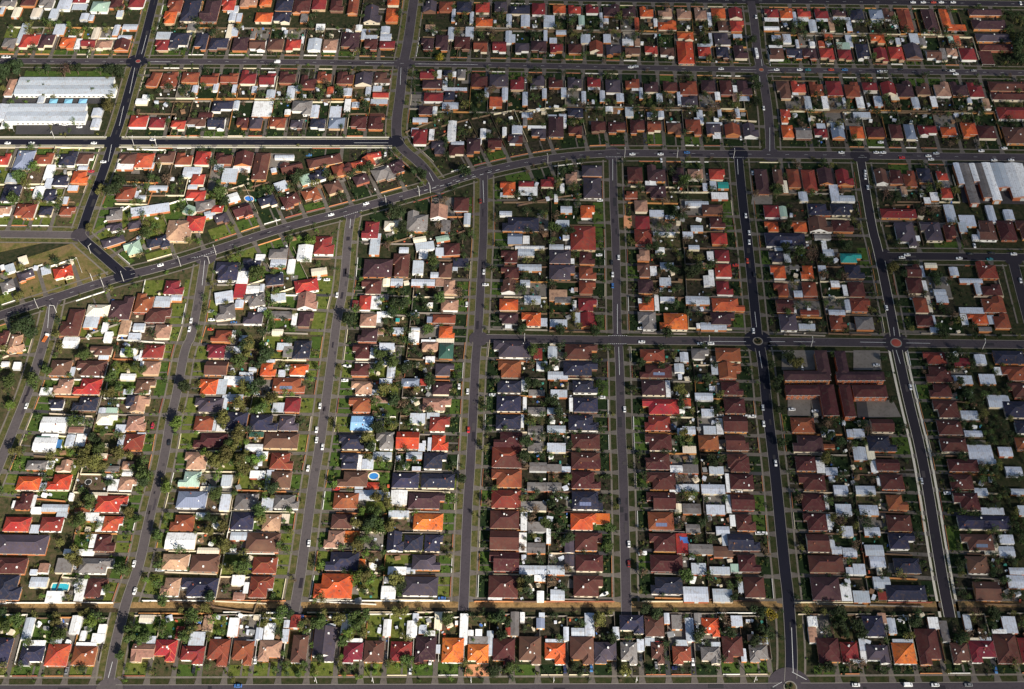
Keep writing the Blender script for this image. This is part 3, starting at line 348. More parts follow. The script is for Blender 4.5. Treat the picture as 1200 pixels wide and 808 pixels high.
for sl, st in ((slice(0, cut), 'p'), (slice(cut, None), 'n')):   # pale new paths only on the stretch up to the cross road
    q = Part(); q.p, q.n, q.t = r.p[sl], r.n[sl], r.t[sl]; q.w = r.w
    for sgn in (1, -1):
        vw, pw = (1.7, 1.6) if st == 'p' else (4.0, 1.2)
        okm = clear_of(q.p + q.n * sgn * (r.w/2 + vw), r, 1.0)
        for k in range(len(q.p) - 1):
            if not (okm[k] and okm[k+1]): continue
            E = lambda o, z, j: (*(q.p[j] + q.n[j] * sgn * (r.w/2 + o)), z)
            paths.quad([E(vw, .2, k), E(vw+pw, .2, k), E(vw+pw, .2, k+1), E(vw, .2, k+1)], 1 if st == 'p' else 0)
            verge.quad([E(.3, .15, k), E(vw, .15, k), E(vw, .15, k+1), E(.3, .15, k+1)], 1)
# rounded corners where roads join
def disc(mb, x, y, rad, z, mi, n=28, hole=0):
    for k in range(n):
        a0, a1 = 2*math.pi*k/n, 2*math.pi*(k+1)/n
        P = lambda q, a: (x + q*math.cos(a), y + q*math.sin(a), z)
        mb.quad([P(hole, a0), P(rad, a0), P(rad, a1), P(hole, a1)] if hole else [(x,y,z), P(rad, a0), P(rad, a1)], mi)
JUNC = [(128,809,8,0),(926,807,13,3),(345,716,5,0),(561,397.5,7,3),(724,399,6,3),(888,400.5,10,1),(1050,402.5,9.5,2),(62,352,7,3),(241,302,8,3),(412,249,8,3),(511,218,8,3),(567,203,8,3),(718,181,8,3),(865,181,8,1),(1008,183,8,2),(903,181.5,8,3),
        (160,72.5,9,1),(473,75,9,3),(892,82.5,8,3),(133,167,8,1),(464,166,7,1),(146,323,8,1),(94,276,7,3),(1034,301,8,2),(1187,304,7,2)]
for i, (x, y, rad, mi) in enumerate(JUNC): disc(roads, *ground(x, y), rad, .345 + .0005 * i if rad < 9.5 else .345, mi)
pr = random.Random(3)
for i, r in enumerate(RD):                                 # mended trenches and worn patches
    for k in range(3, len(r.p) - 4):
        if pr.random() < .1:
            o0 = pr.uniform(-r.w/2 + .4, r.w/2 - 2.5); o1 = min(o0 + pr.uniform(.7, 2.6), r.w/2 - .3); l = pr.uniform(1.5, 9); a, b = r.p[k] + r.n[k]*o0, r.p[k] + r.n[k]*o1; t = r.t[k] * l
            roads.quad([(*a, .352), (*(a+t), .352), (*(b+t), .352), (*b, .352)], 4 if r.surf == 1 else pr.choice([2, 3, 5]) if r.surf == 0 else pr.choice([2, 4, 5]))
structure('road', roads, ASPH + [weathered('asphalt_patch', (.03,.028,.032), amt=.3, rnd=0), weathered('asphalt_mended', (.062,.053,.055), amt=.3, rnd=0)]); structure('kerb', kerb, [KERB, PALE]); structure('footpath', paths, [CONC, PALE])
VG = [patchy('verge_grass_sunny', [(.035,.042,.012), (.065,.07,.02), (.105,.09,.035), (.15,.11,.06)], .3), patchy('verge_grass', [(.014,.022,.006), (.025,.033,.009), (.042,.04,.017), (.065,.05,.03)], .3)]  # left verges brighter than right ones: the light level is in the colour
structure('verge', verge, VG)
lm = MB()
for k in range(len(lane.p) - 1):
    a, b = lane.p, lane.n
    for o0, o1, mi in ((-3.4, -.6, 1), (-.6, 3.4, 0)):  # near strip darker: weeds, with the fence's shadow put into the colour
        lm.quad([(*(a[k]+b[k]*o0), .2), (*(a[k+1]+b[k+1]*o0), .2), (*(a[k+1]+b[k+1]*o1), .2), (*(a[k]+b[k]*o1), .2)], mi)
structure('dirt_lane', lm, [patchy('lane_dirt', [(.09,.06,.03), (.22,.135,.055), (.3,.185,.08), (.12,.085,.04)], .22), patchy('lane_weeds_shade', [(.02,.02,.012), (.045,.034,.02), (.075,.055,.03), (.12,.08,.04)], .25)])
# paint on the roads
mk = MB()
def dash(x0, y0, x1, y1, w=.25, z=.375):
    a, b = ground(x0, y0), ground(x1, y1); d = Vector((b[0]-a[0], b[1]-a[1])); l = d.length
    d.normalize(); n = Vector((-d.y, d.x)) * w / 2
    mk.quad([(a[0]-n.x, a[1]-n.y, z), (b[0]-n.x, b[1]-n.y, z), (b[0]+n.x, b[1]+n.y, z), (a[0]+n.x, a[1]+n.y, z)])
for q in [(927.5,736,929.5,788),(928,788,945,797),(127,795,132,776),(889.5,412,893,432),(886.5,384,884.5,366),(1050,411,1055,427),(1048,394,1047,384),(723.5,392,723.5,357),(725,407,726,440),(718,187,718,212),(566,212,567,238),(508,213,503,203),(411,257,410,268),(240,306,237,335),(58,358,56,385),(824,400.7,874,401),(902,401,920,401),(930,401,955,401.3),(1008,401.5,1038,402),(1062,402.5,1090,403),(902,178,902,150),(864,187,865,205),(140,148,145,125),(131,170,127,190),(158,80,152,110),(166,64,172,42),(470,80,469,100),(428,74,462,74.3),(486,75.5,560,76.5),(176,73,200,73),(415,168,455,168),(868,82,882,82.3),(900,83,912,83.2),(890,90,891,100),(893,78,892,70)]: dash(*q)
for x0, y0, x1, y1 in [(713,394,736,394),(713,403.5,735,403.5),(710,184.5,728,184.5),(497,224,590,198),(403,254,425,247),(228,303,255,295),(1006,185,1016,185),(857,185,872,185),(916,800,905,806)]:
    for k in range(0, 20, 2): dash(x0+(x1-x0)*k/20, y0+(y1-y0)*k/20, x0+(x1-x0)*(k+1)/20, y0+(y1-y0)*(k+1)/20, .35, .379)
for r in RD:
    if r.name in ('bending road', 'top road', 'upper road'):
        for k in range(4, len(r.p) - 4, 5):
            a, b = r.p[k], r.p[k] + r.t[k] * 3; n = r.n[k] * .07
            mk.quad([(*(a-n), .375), (*(b-n), .375), (*(b+n), .375), (*(a+n), .375)])
structure('road_marking', mk, [PAINT])
# roundabouts
def roundabout(x, y, rad, label, red):
    cx, cy = ground(x, y); r = thing('roundabout_island', label, 'roundabout', (cx, cy, .35))
    m = MB(); disc(m, 0, 0, rad, .16, 0); n = 28
    for k in range(n):
        a0, a1 = 2*math.pi*k/n, 2*math.pi*(k+1)/n
        m.quad([(rad*math.cos(a0), rad*math.sin(a0), -.1), (rad*math.cos(a1), rad*math.sin(a1), -.1), (rad*math.cos(a1), rad*math.sin(a1), .16), (rad*math.cos(a0), rad*math.sin(a0), .16)])
    link('kerb_ring', m.mesh('kerb_ring', [KERB]), r)
    m = MB(); disc(m, 0, 0, rad * .82, .2, 0)
    link('planting_bed', m.mesh('planting_bed', [weathered('red_paving', (.3,.055,.035)) if red else patchy('island_soil', [(.03,.035,.012), (.08,.06,.03), (.13,.1,.06)], .5)]), r)
    if not red:
        m = MB()
        for k in range(9):
            a = R.uniform(0, 6.28); q = rad * .55 * math.sqrt(R.random())
            leafball(m, (q*math.cos(a), q*math.sin(a), .6), .6, .5, 40, .35)
        link('shrub', m.mesh('shrub', [LEAF['d']]), r)
    return r
def leafball(mb, c, rx, rz, n, size, rr=R):
    for _ in range(n):
        a, b = rr.uniform(0, 6.283), math.acos(rr.uniform(-1, 1)); q = (.55 + .45 * rr.random())
        p = Vector((c[0] + rx*q*math.sin(b)*math.cos(a), c[1] + rx*q*math.sin(b)*math.sin(a), c[2] + rz*q*math.cos(b)))
        nrm = (p - Vector(c)).normalized() + Vector((rr.uniform(-.7,.7), rr.uniform(-.7,.7), rr.uniform(-.3,.7)))
        t = nrm.orthogonal().normalized(); u = nrm.cross(t).normalized(); w = rr.uniform(0, 3.14)
        t, u = t*math.cos(w) + u*math.sin(w), u*math.cos(w) - t*math.sin(w); s = size * rr.uniform(.6, 1.3)
        mb.quad([p - t*s - u*s*.4, p + t*s*.2 - u*s*.8, p + t*s + u*s*.3, p - t*s*.1 + u*s*.9])
roundabout(926, 806, 4.0, 'planted traffic island on the bottom road at the black street', False)
roundabout(888, 400.5, 3.6, 'dark planted traffic island where the black street meets the cross road', False)
roundabout(1050, 402.5, 4.1, 'round red paved traffic island where the pale-path street meets the cross road', True)
roundabout(892, 82.5, 2.2, 'small pinkish traffic island where the bus street meets the upper road', True)
roundabout(162, 72.5, 2.2, 'small pinkish traffic island where the black bending street meets the upper road', True)
# ------------------------------------------------------------------ read the survey
class B: pass
HOUSES, SHEDS, LOOSE = [], [], []
for (ox, oy, k), txt in SURVEY:
    last = None
    for e in txt.replace('\n', '').split(';'):
        e = e.split()
        if not e: continue
        b = B(); b.kind, b.c = e[0], e[1]
        x0, y0, x1, y1 = (ox + float(e[2])/k, oy + float(e[3])/k, ox + float(e[4])/k, oy + float(e[5])/k)
        b.px, b.py = (x0 + x1)/2, (y0 + y1)/2
        hz = 2.9 if b.kind == 'H' else 2.5
        if b.kind == 'H': y1 -= .9 if y1 > 404 else .2
        cy = (y0 + y1)/2; s = scale(cy) * (1 + hz / CAMH)
        b.x, b.y = ground((x0 + x1)/2, cy, hz)
        b.w, b.d = (x1 - x0)/s, (y1 - y0)/(s * squash(cy))
        b.area = (x1 - x0) * (y1 - y0)
        b.rot = math.radians(float(e[6])) if len(e) > 6 else math.radians(-1.0)
        if len(e) > 6 and abs(float(e[6])) > 3:      # a turned box: its own sides are shorter than the upright box round it
            q = .86 if abs(float(e[6])) > 12 else .93
            b.w *= q; b.d *= q
        b.aw = []
        if b.kind == 'H': HOUSES.append(b); last = b
        elif b.kind == 'S': SHEDS.append(b)
        elif last: last.aw.append(b)
        else: LOOSE.append(b)
for b in LOOSE: min(HOUSES, key=lambda h: (h.x-b.x)**2 + (h.y-b.y)**2).aw.append(b)
VERT = ['corner street','shady street','car-lined street','T-junction street','dash-marked street','black street','pale-path street']
for h in HOUSES:
    if h.py > 716: cand = ['bottom road']
    elif h.py > 404: cand = VERT
    elif h.py > 272 and h.px > 566: cand = VERT[3:] + ['side road']
    elif h.py > 225 and h.px > 575: cand = VERT[3:]
    else: cand = [r.name for r in RD]
    best = min(cand, key=lambda n: RN[n].near(h.x, h.y)[0])
    h.road = RN[best]; h.dist, h.i, h.side = h.road.near(h.x, h.y); h.arc = h.road.arc[h.i]
    h.t, h.n = h.road.t[h.i], h.road.n[h.i] * h.side
    # depth of the block behind it
    h.depth, h.beyond = 90.0, None
    for q in np.arange(h.dist + 8, 150, 3.0):
        x, y = h.road.p[h.i] + h.n * q
        for r in RD + [lane]:
            if r is not h.road and r.near(x, y)[0] < 4: h.depth, h.beyond = q, r; break
        if h.beyond: break
groups = {}
for h in HOUSES:
    up = ''
    if h.road.name in VERT[3:]: up = 'upper' if h.py < 399 else 'lower'
    if h.road.name == 'bottom road': up = 'a' if h.px < 127 else 'b' if h.px < 926 else 'c'
    h.key = (h.road.name, h.side, up); groups.setdefault(h.key, []).append(h)
for key, hs in groups.items():
    fr = sorted([h for h in hs if h.dist < 30], key=lambda h: h.arc)
    if not fr: fr = sorted(hs, key=lambda h: h.arc)
    row = []
    for h in fr:
        if row and h.arc - row[-1].arc < 6.5:
            if h.dist < row[-1].dist: h, row[-1] = row[-1], h
            h.front = row[-1]
        else: row.append(h)
    for i, h in enumerate(row):
        h.front = h; h.row, h.k = row, i
    for h in hs:
        if getattr(h, 'front', None) is None or h.front not in row: h.front = min(row, key=lambda f: abs(f.arc - h.arc))
    name, side, up = key
    for i, h in enumerate(row):
        if name in VERT:
            others = [q.beyond.name for q in row if q.beyond and q.beyond.name in VERT]
            tow = max(set(others), key=others.count) if others else 'frame edge'
            tow = {'corner street': {1: 'frame edge', -1: 'shady street'}[side]}.get(name, tow)
            frm = 'up from dirt lane' if up != 'upper' else 'up from cross road'
            h.P = f'{ordinal(i)} house {frm}, {name} toward {tow}'
        elif name == 'bottom road':
            h.P = f'{ordinal(i)} house along bottom road ' + {'a': 'outside the shady street corner', 'b': 'from shady street toward black street', 'c': 'beyond the black street roundabout'}[up]
        else:
            h.P = f'{ordinal(i)} house along {"upper" if side > 0 else "lower"} side of {name}'
    for i, h in enumerate(row):
        a = row[i-1].arc if i else h.arc - 18; b = row[i+1].arc if i < len(row)-1 else h.arc + 18
        h.lo = max((a - h.arc)/2, -13); h.hi = min((b - h.arc)/2, 13)
ROWS = [h for h in HOUSES if h.front is h]
def nearest_house(x, y): return min(ROWS, key=lambda h: (h.x-x)**2 + (h.y-y)**2)
LABELS = {}
for h in ROWS: h.P = h.P.replace('toward frame edge', 'outer side')
# ------------------------------------------------------------------ houses
def xf(ax, ay, fx, fy):
    return lambda x, y, z: (ax + fx[0]*x + fy[0]*y, ay + fx[1]*x + fy[1]*y, z)
def hip(mb, x0, y0, x1, y1, z, slope, mi=0, gable=False, caps=None, fas=1, th=.22, open_end=None):
    """tiled hip (or gable) roof over a rectangle, with a fascia board round its edge; open_end '+x','-x','+y','-y' runs level into another roof"""
    w, d = x1-x0, y1-y0
    along_x = w >= d if open_end is None else open_end[1] == 'x'
    half = (d if along_x else w)/2; H = half*slope; ins = 0.0 if gable else half
    T = (lambda x, y, q: (x, y, q)) if along_x else (lambda x, y, q: (y, x, q))
    a0, a1, b0, b1 = (x0, x1, y0, y1) if along_x else (y0, y1, x0, x1)
    bm = (b0+b1)/2
    r0, r1 = a0 + ins, a1 - ins
    if open_end:
        if open_end[0] == '+': r1 = a1
        else: r0 = a0
    if r0 > r1: r0 = r1 = (r0+r1)/2
    zt = z + H
    P = [T(a0,b0,z), T(a1,b0,z), T(a1,b1,z), T(a0,b1,z), T(r0,bm,zt), T(r1,bm,zt)]
    mb.quad([P[0],P[1],P[5],P[4]], mi); mb.quad([P[2],P[3],P[4],P[5]], mi)
    mb.quad([P[1],P[2],P[5]], mi if not (gable and r1 == a1) else 2); mb.quad([P[3],P[0],P[4]], mi if not (gable and r0 == a0) else 2)
    for i in range(4):
        p, q = P[i], P[(i+1)%4]
        mb.quad([(p[0],p[1],z-th), (q[0],q[1],z-th), q, p], fas)
    if caps is not None:
        caps.bar(P[4], P[5], .36, .2)
        if not gable:
            if not (open_end and open_end[0] == '-'): caps.bar(P[0], P[4], .26, .16); caps.bar(P[3], P[4], .26, .16)
            if not (open_end and open_end[0] == '+'): caps.bar(P[1], P[5], .26, .16); caps.bar(P[2], P[5], .26, .16)
    return zt
EAVE = 2.9
STREETDIR = {}
def plan(h, rr):
    """split the eaves rectangle in a main block and, often, a wing towards the street"""
    w, d = h.w, h.d
    ang = math.atan2(-h.n[1], -h.n[0]) - h.rot      # towards the street in the house's own frame
    k = int(round(ang / (math.pi/2))) % 4
    h.face = ['+x', '+y', '-x', '-y'][k]
    W = [(-w/2, -d/2, w/2, d/2)]; wing = None
    ln, lat = (w, d) if k % 2 == 0 else (d, w)
    if h.c not in 'wsUu' and ln > 8.5 and lat > 7.5 and max(w, d) < 2.1 * min(w, d) and rr.random() < (.45 if 570 < h.px and h.py > 405 and h.py < 710 else .75):
        c = min(4.2, ln * rr.uniform(.12, .26)); ww = lat * rr.uniform(.42, .58); lo = rr.random() < .5
        b0 = -lat/2 if lo else lat/2 - ww
        if h.face == '+x': W = [(-w/2, -d/2, w/2-c, d/2)]; wing = (w/2-c-ww*.5, b0, w/2, b0+ww)
        if h.face == '-x': W = [(-w/2+c, -d/2, w/2, d/2)]; wing = (-w/2, b0, -w/2+c+ww*.5, b0+ww)
        if h.face == '+y': W = [(-w/2, -d/2, w/2, d/2-c)]; wing = (b0, d/2-c-ww*.5, b0+ww, d/2)
        if h.face == '-y': W = [(-w/2, -d/2+c, w/2, d/2)]; wing = (b0, -d/2, b0+ww, -d/2+c+ww*.5)
    return W[0], wing
WIN = {}
def window_mesh(wd, ht, white=True):
    key = (wd, ht, white)
    if key not in WIN:
        m = MB(); m.box(-wd/2, -.06, 0, wd/2, .04, ht, 0); q = .09
        n = 2 if wd > 1.5 else 1; pw = (wd - q*(n+1))/n
        for i in range(n):
            x = -wd/2 + q + i*(pw+q); m.quad([(x,-.064,q),(x+pw,-.064,q),(x+pw,-.064,ht-q),(x,-.064,ht-q)], 1)
        WIN[key] = m.mesh('window', [WHITE if white else FASCIA[2], GLASS])
    return WIN[key]
m = MB(); m.box(-.45, -.05, 0, .45, .03, 2.05, 0); DOOR = [m.mesh('door', [weathered('door_' + n, c, amt=.1)]) for n, c in (('brown', (.13,.06,.03)), ('white', (.7,.68,.62)), ('green', (.05,.12,.07)))]
m = MB(); m.box(-.28, -.28, -.3, .28, .28, .75, 0); m.box(-.36, -.36, .75, .36, .36, .85, 0, True); CHIM = m.mesh('chimney', [WALLM[0]])
m = MB(); m.box(-.5, -.5, -.3, .5, .5, .62, 0); COOL = m.mesh('air_cooler', [WHITE])
m = MB(); m.box(-.3, -.3, -.3, .3, .3, .4, 0); VENT = m.mesh('roof_vent', [WHITE])
SOLM = weathered('solar_cell', (.12,.15,.24), amt=.1, rough=.25, spec=.5)
def house_geom(h, rr, detail):
    main, wing = plan(h, rr)
    roofm, capm, wallm = MB(), (MB() if detail else None), MB()
    metal = h.c in 'wsU'
    slope = math.tan(math.radians(11 if metal else rr.uniform(23, 27)))
    gable = metal or rr.random() < .1
    zt = hip(roofm, *main, EAVE, slope, 0, gable, capm, 1)
    o = .5
    wallm.box(main[0]+o, main[1]+o, -.05, main[2]-o, main[3]-o, EAVE-.05, 0)
    if wing:
        oe = {'+x': '-x', '-x': '+x', '+y': '-y', '-y': '+y'}[h.face]
        wg = rr.random() < .35
        hip(roofm, *wing, EAVE-.004, slope, 0, wg, capm, 1, open_end=oe)
        x0, y0, x1, y1 = wing
        wallm.box(x0+o+.01, y0+o+.01, -.05, x1-o-.01, y1-o-.01, EAVE-.06, 0)
    h.main, h.wing, h.slope = main, wing, slope
    return roofm, capm, wallm
def roof_z(h, x, y):
    x0, y0, x1, y1 = h.main
    return EAVE + h.slope * max(0, min(x-x0, x1-x, y-y0, y1-y))
def wall_choice(h, rr):
    if h.c in 'mnt': return rr.choice([0,0,1,1,2,4,1])
    if h.c in 'or': return rr.choice([1,2,3,2,5])
    if h.c in 'kqg': return rr.choice([2,3,1,4,3])
    return rr.choice([2,3,3,5,1])
def awning_geom(h, a):
    m = MB(); dx, dy = a.x - h.x, a.y - h.y; c, s = math.cos(-h.rot), math.sin(-h.rot)
    ax, ay = dx*c - dy*s, dx*s + dy*c; z = 2.42 + R.uniform(0, .12)
    w, d = a.w/2, a.d/2
    m.quad([(ax-w,ay-d,z),(ax+w,ay-d,z),(ax+w,ay+d,z+.12),(ax-w,ay+d,z+.12)], 0)
    m.quad([(ax-w,ay-d,z-.16),(ax+w,ay-d,z-.16),(ax+w,ay-d,z),(ax-w,ay-d,z)], 1)
    m.quad([(ax+w,ay-d,z-.16),(ax+w,ay+d,z-.1),(ax+w,ay+d,z+.12),(ax+w,ay-d,z)], 1)
    m.quad([(ax-w,ay+d,z-.1),(ax-w,ay-d,z-.16),(ax-w,ay-d,z),(ax-w,ay+d,z+.12)], 1)
    m.quad([(ax-w,ay-d,z-.16),(ax-w,ay+d,z-.1),(ax+w,ay+d,z-.1),(ax+w,ay-d,z-.16)], 1)
    for sx in (-1, 1):
        for sy in (-1, 1): m.box(ax+sx*(w-.15)-.06, ay+sy*(d-.15)-.06, 0, ax+sx*(w-.15)+.06, ay+sy*(d-.15)+.06, z-.14, 1)
    return m
HOUSES.sort(key=lambda h: -h.area)
SOLAR = [(200+762/6, 406+268/6), (600+982/6, 406+195/6), (800+702/6, 272+48/6), (1000+855/6, 540+600/6), (600+1070/6, 540+465/6), (600+540/6, 540+262/6), (400+640/6, 8)]
def near_px(x, y): return min(HOUSES, key=lambda h: (h.px-x)**2 + (h.py-y)**2)
solar_set = {id(near_px(*p)) for p in SOLAR}
N_OWN = 300
OWN = HOUSES[:N_OWN]; own_set = {id(h) for h in OWN}
def place_phrase(h):
    if h.front is h: return h.P
    return 'behind ' + h.front.P
used = {}
def uniq(label):
    """keep every label the only one of its kind by ranking the later ones"""
    k = used.get(label, 0); used[label] = k + 1
    return label if k == 0 else ('second ' if k == 1 else ORD[min(k, 19)] + ' ') + label
for h in OWN:
    rr = random.Random(int(h.px * 7 + h.py * 131))
    roofm, capm, wallm = house_geom(h, rr, True)
    kind = 'metal-roofed' if h.c in 'wsU' else 'roofed'
    lab = f'{CNAME[h.c]}-{kind} house, {place_phrase(h)}' if h.front is h else f'{CNAME[h.c]} rear house {place_phrase(h)}'
    root = thing('house', uniq(lab), 'house', (h.x, h.y, 0), h.rot, 'houses of the suburb')
    wm = WALLM[wall_choice(h, rr)]; fm = FASCIA[rr.choice([0,0,0,1,1,2])]
    link('wall', wallm.mesh('wall', [wm]), root)
    roof = link('roof', roofm.mesh('roof', [roof_mat(h.c), fm, wm]), root)
    if h.c not in 'wsU': link('ridge_cap', capm.mesh('ridge_cap', [cap_mat(h.c)]), roof)
    x0, y0, x1, y1 = h.main
    def on_roof(name, me, dz=0.0):
        for _ in range(12):
            x, y = rr.uniform(x0+2, x1-2), rr.uniform(y0+2, y1-2)
            z = roof_z(h, x, y)
            if z > EAVE + .7: break
        link(name, me, roof, (x, y, z + dz), 0)
    if rr.random() < .5: on_roof('chimney', CHIM)
    if rr.random() < .4: on_roof('air_cooler', COOL)
    for _ in range(rr.choice([0, 1, 1, 2])): on_roof('roof_vent', VENT)
    if id(h) in solar_set:
        sm = MB(); sl = h.slope; yy = (y1-y0)/2; cw = min(4.5, (x1-x0)*.22)
        for i in range(4):
            xa = (x0+x1)/2 - cw + i*cw/2 + .04; xb = xa + cw/2 - .08
            za, zb = EAVE + sl*yy*.3 + .12, EAVE + sl*yy*.62 + .12
            sm.quad([(xa, y0+yy*.3, za), (xb, y0+yy*.3, za), (xb, y0+yy*.62, zb), (xa, y0+yy*.62, zb)])
        link('solar_panel', sm.mesh('solar_panel', [SOLM]), roof)
    # openings: on the sunny side facing the view, on both flanks, and the street door
    def wall_on(face):
        # the wing's own wall where the house faces the street, else the main block
        return h.wing if h.wing and face == h.face else h.main
    white = rr.random() < .7
    for face in ('-y', '+x', '-x', '+y'):
        if face == '+y' and h.face != '+y': continue
        bx = wall_on(face); L = (bx[2]-bx[0] if face[1] == 'y' else bx[3]-bx[1]) - 1.2
        n = 1 if L < 5 else 2 if L < 12 else 3
        if face != '-y' and face != h.face: n = min(n, 1)
        for i in range(n):
            u = -L/2 + L*(i+.5)/n + rr.uniform(-.4, .4)
            wd = 2.1 if rr.random() < .5 else 1.3
            cx, cy = (bx[0]+bx[2])/2, (bx[1]+bx[3])/2
            if face == '-y': loc, rz = (cx+u, bx[1]+.5, .95), 0
            elif face == '+y': loc, rz = (cx+u, bx[3]-.5, .95), math.pi
            elif face == '+x': loc, rz = (bx[2]-.5, cy+u, .95), math.pi/2
            else: loc, rz = (bx[0]+.5, cy+u, .95), -math.pi/2
            link('window', window_mesh(wd, 1.3, white), root, loc, rz)
    bx = h.main; f = h.face; q = rr.uniform(-.1, .1)
    lat = {'+x': (bx[2]-.5, (bx[3]-1.6 if h.wing and h.wing[1] < 0 and h.wing[3] < bx[3]-2 else bx[1]+1.6), math.pi/2), '-x': (bx[0]+.5, (bx[3]-1.6 if h.wing and h.wing[3] < bx[3]-2 else bx[1]+1.6), -math.pi/2),
           '+y': ((bx[2]-1.6 if h.wing and h.wing[2] < bx[2]-2 else bx[0]+1.6), bx[3]-.5, math.pi), '-y': ((bx[2]-1.6 if h.wing and h.wing[2] < bx[2]-2 else bx[0]+1.6), bx[1]+.5, 0)}[f]
    link('door', rr.choice(DOOR), root, (lat[0], lat[1], .1), lat[2])
    for a in h.aw:
        link('awning', awning_geom(h, a).mesh('awning', [roof_mat(a.c), FASCIA[rr.choice([0, 1])]]), root)
# the houses past those three hundred, as one mass
far = MB(); fmats = []; fidx = {}
def mi_of(mat):
    if mat.name not in fidx: fidx[mat.name] = len(fmats); fmats.append(mat)
    return fidx[mat.name]
def add_multi(dst, src, mats, loc, rz):
    tmp = MB(); tmp.v, tmp.f, tmp.m = src.v, src.f, [mi_of(mats[min(k, len(mats)-1)]) for k in src.m]
    dst.add(tmp, loc, rz)
for h in HOUSES[N_OWN:]:
    rr = random.Random(int(h.px * 7 + h.py * 131))
    roofm, _, wallm = house_geom(h, rr, False)
    wm = WALLM[wall_choice(h, rr)]; fm = FASCIA[rr.choice([0,0,0,1,1,2])]
    add_multi(far, wallm, [wm], (h.x, h.y, 0), h.rot); add_multi(far, roofm, [roof_mat(h.c), fm, wm], (h.x, h.y, 0), h.rot)
    for _ in range(rr.choice([0, 1, 1])):
        x0, y0, x1, y1 = h.main
        if x1-x0 > 5 and y1-y0 > 5:
            x, y = rr.uniform(x0+2, x1-2), rr.uniform(y0+2, y1-2); z = roof_z(h, x, y)
            t = MB(); t.box(x-.4, y-.4, z-.3, x+.4, y+.4, z+.6); add_multi(far, t, [WHITE], (h.x, h.y, 0), h.rot)
    for a in h.aw:
        add_multi(far, awning_geom(h, a), [roof_mat(a.c), FASCIA[0]], (h.x, h.y, 0), h.rot)
o = structure('distant_houses', far, fmats, 'stuff'); o['label'] = 'smaller tiled and metal roofed houses in the far half of the suburb'
# ------------------------------------------------------------------ outbuildings
SHEDW = [weathered('shed_wall_' + n, c, amt=.15) for n, c in (('brick', (.42,.14,.05)), ('cream', (.66,.56,.4)), ('white', (.74,.72,.68)), ('grey', (.4,.4,.4)))]
ROLLER = weathered('roller_door', (.55,.55,.52), amt=.1)
def shed_geom(b, rr):
    rm, wm = MB(), MB(); w, d = b.w/2, b.d/2; z = 2.35
    ax = b.w >= b.d
    hgt = min(.55, (min(b.w, b.d)) * .09)
    if rr.random() < .6:                                   # low gable
        if ax: P = [(-w,-d,z),(w,-d,z),(w,d,z),(-w,d,z),(-w,0,z+hgt),(w,0,z+hgt)]; Q = [(0,1,5,4),(2,3,4,5)]; T = [(1,2,5),(3,0,4)]
        else: P = [(-w,-d,z),(w,-d,z),(w,d,z),(-w,d,z),(0,-d,z+hgt),(0,d,z+hgt)]; Q = [(1,2,5,4),(3,0,4,5)]; T = [(0,1,4),(2,3,5)]
        for f in Q: rm.quad([P[i] for i in f], 0)
        for f in T: rm.quad([P[i] for i in f], 1)
    else:
        P = [(-w,-d,z),(w,-d,z),(w,d,z+hgt*.7),(-w,d,z+hgt*.7)]; rm.quad(P, 0)
    for i in range(4):
        p, q = P[i], P[(i+1)%4]; rm.quad([(p[0],p[1],p[2]-.14),(q[0],q[1],q[2]-.14),q,p], 1)
    wm.box(-w+.12, -d+.12, -.05, w-.12, d-.12, z-.03)
    return rm, wm
for b in SHEDS: b.h = nearest_house(b.x, b.y)
SHEDS.sort(key=lambda b: -b.area)
m = MB(); m.box(-1.2, -.04, 0, 1.2, .03, 2.05); RDOOR = m.mesh('roller_door', [ROLLER])
m = MB(); m.box(-.42, -.04, 0, .42, .03, 1.95); SDOOR = m.mesh('door', [weathered('shed_door', (.5,.46,.4), amt=.1)])
fs = MB(); fmats.clear(); fidx.clear(); fmats = []; fidx = {}
for i, b in enumerate(SHEDS):
    rr = random.Random(int(b.px * 17 + b.py * 31)); rm, wm = shed_geom(b, rr)
    sw = SHEDW[rr.choice([0, 0, 1, 2, 3, 0])]; fa = FASCIA[rr.choice([0, 0, 1])]
    if b.area * 0 + i < 300:
        o = thing('shed', uniq(f'{CNAME[b.c]} shed by {b.h.P}'), 'shed', (b.x, b.y, 0), b.rot, 'sheds and garages in the back yards')
        link('wall', wm.mesh('wall', [sw]), o); link('roof', rm.mesh('roof', [roof_mat(b.c), fa]), o)
        if b.w > 3.2: link('roller_door', RDOOR, o, (rr.uniform(-.2, .2) * (b.w - 3), -b.d/2 + .1, 0), 0)
        else: link('door', SDOOR, o, (0, -b.d/2 + .1, 0), 0)
    else:
        add_multi(fs, wm, [sw], (b.x, b.y, 0), b.rot); add_multi(fs, rm, [roof_mat(b.c), fa], (b.x, b.y, 0), b.rot)
o = structure('distant_sheds', fs, fmats, 'stuff'); o['label'] = 'smaller sheds and garages in the far half of the suburb'
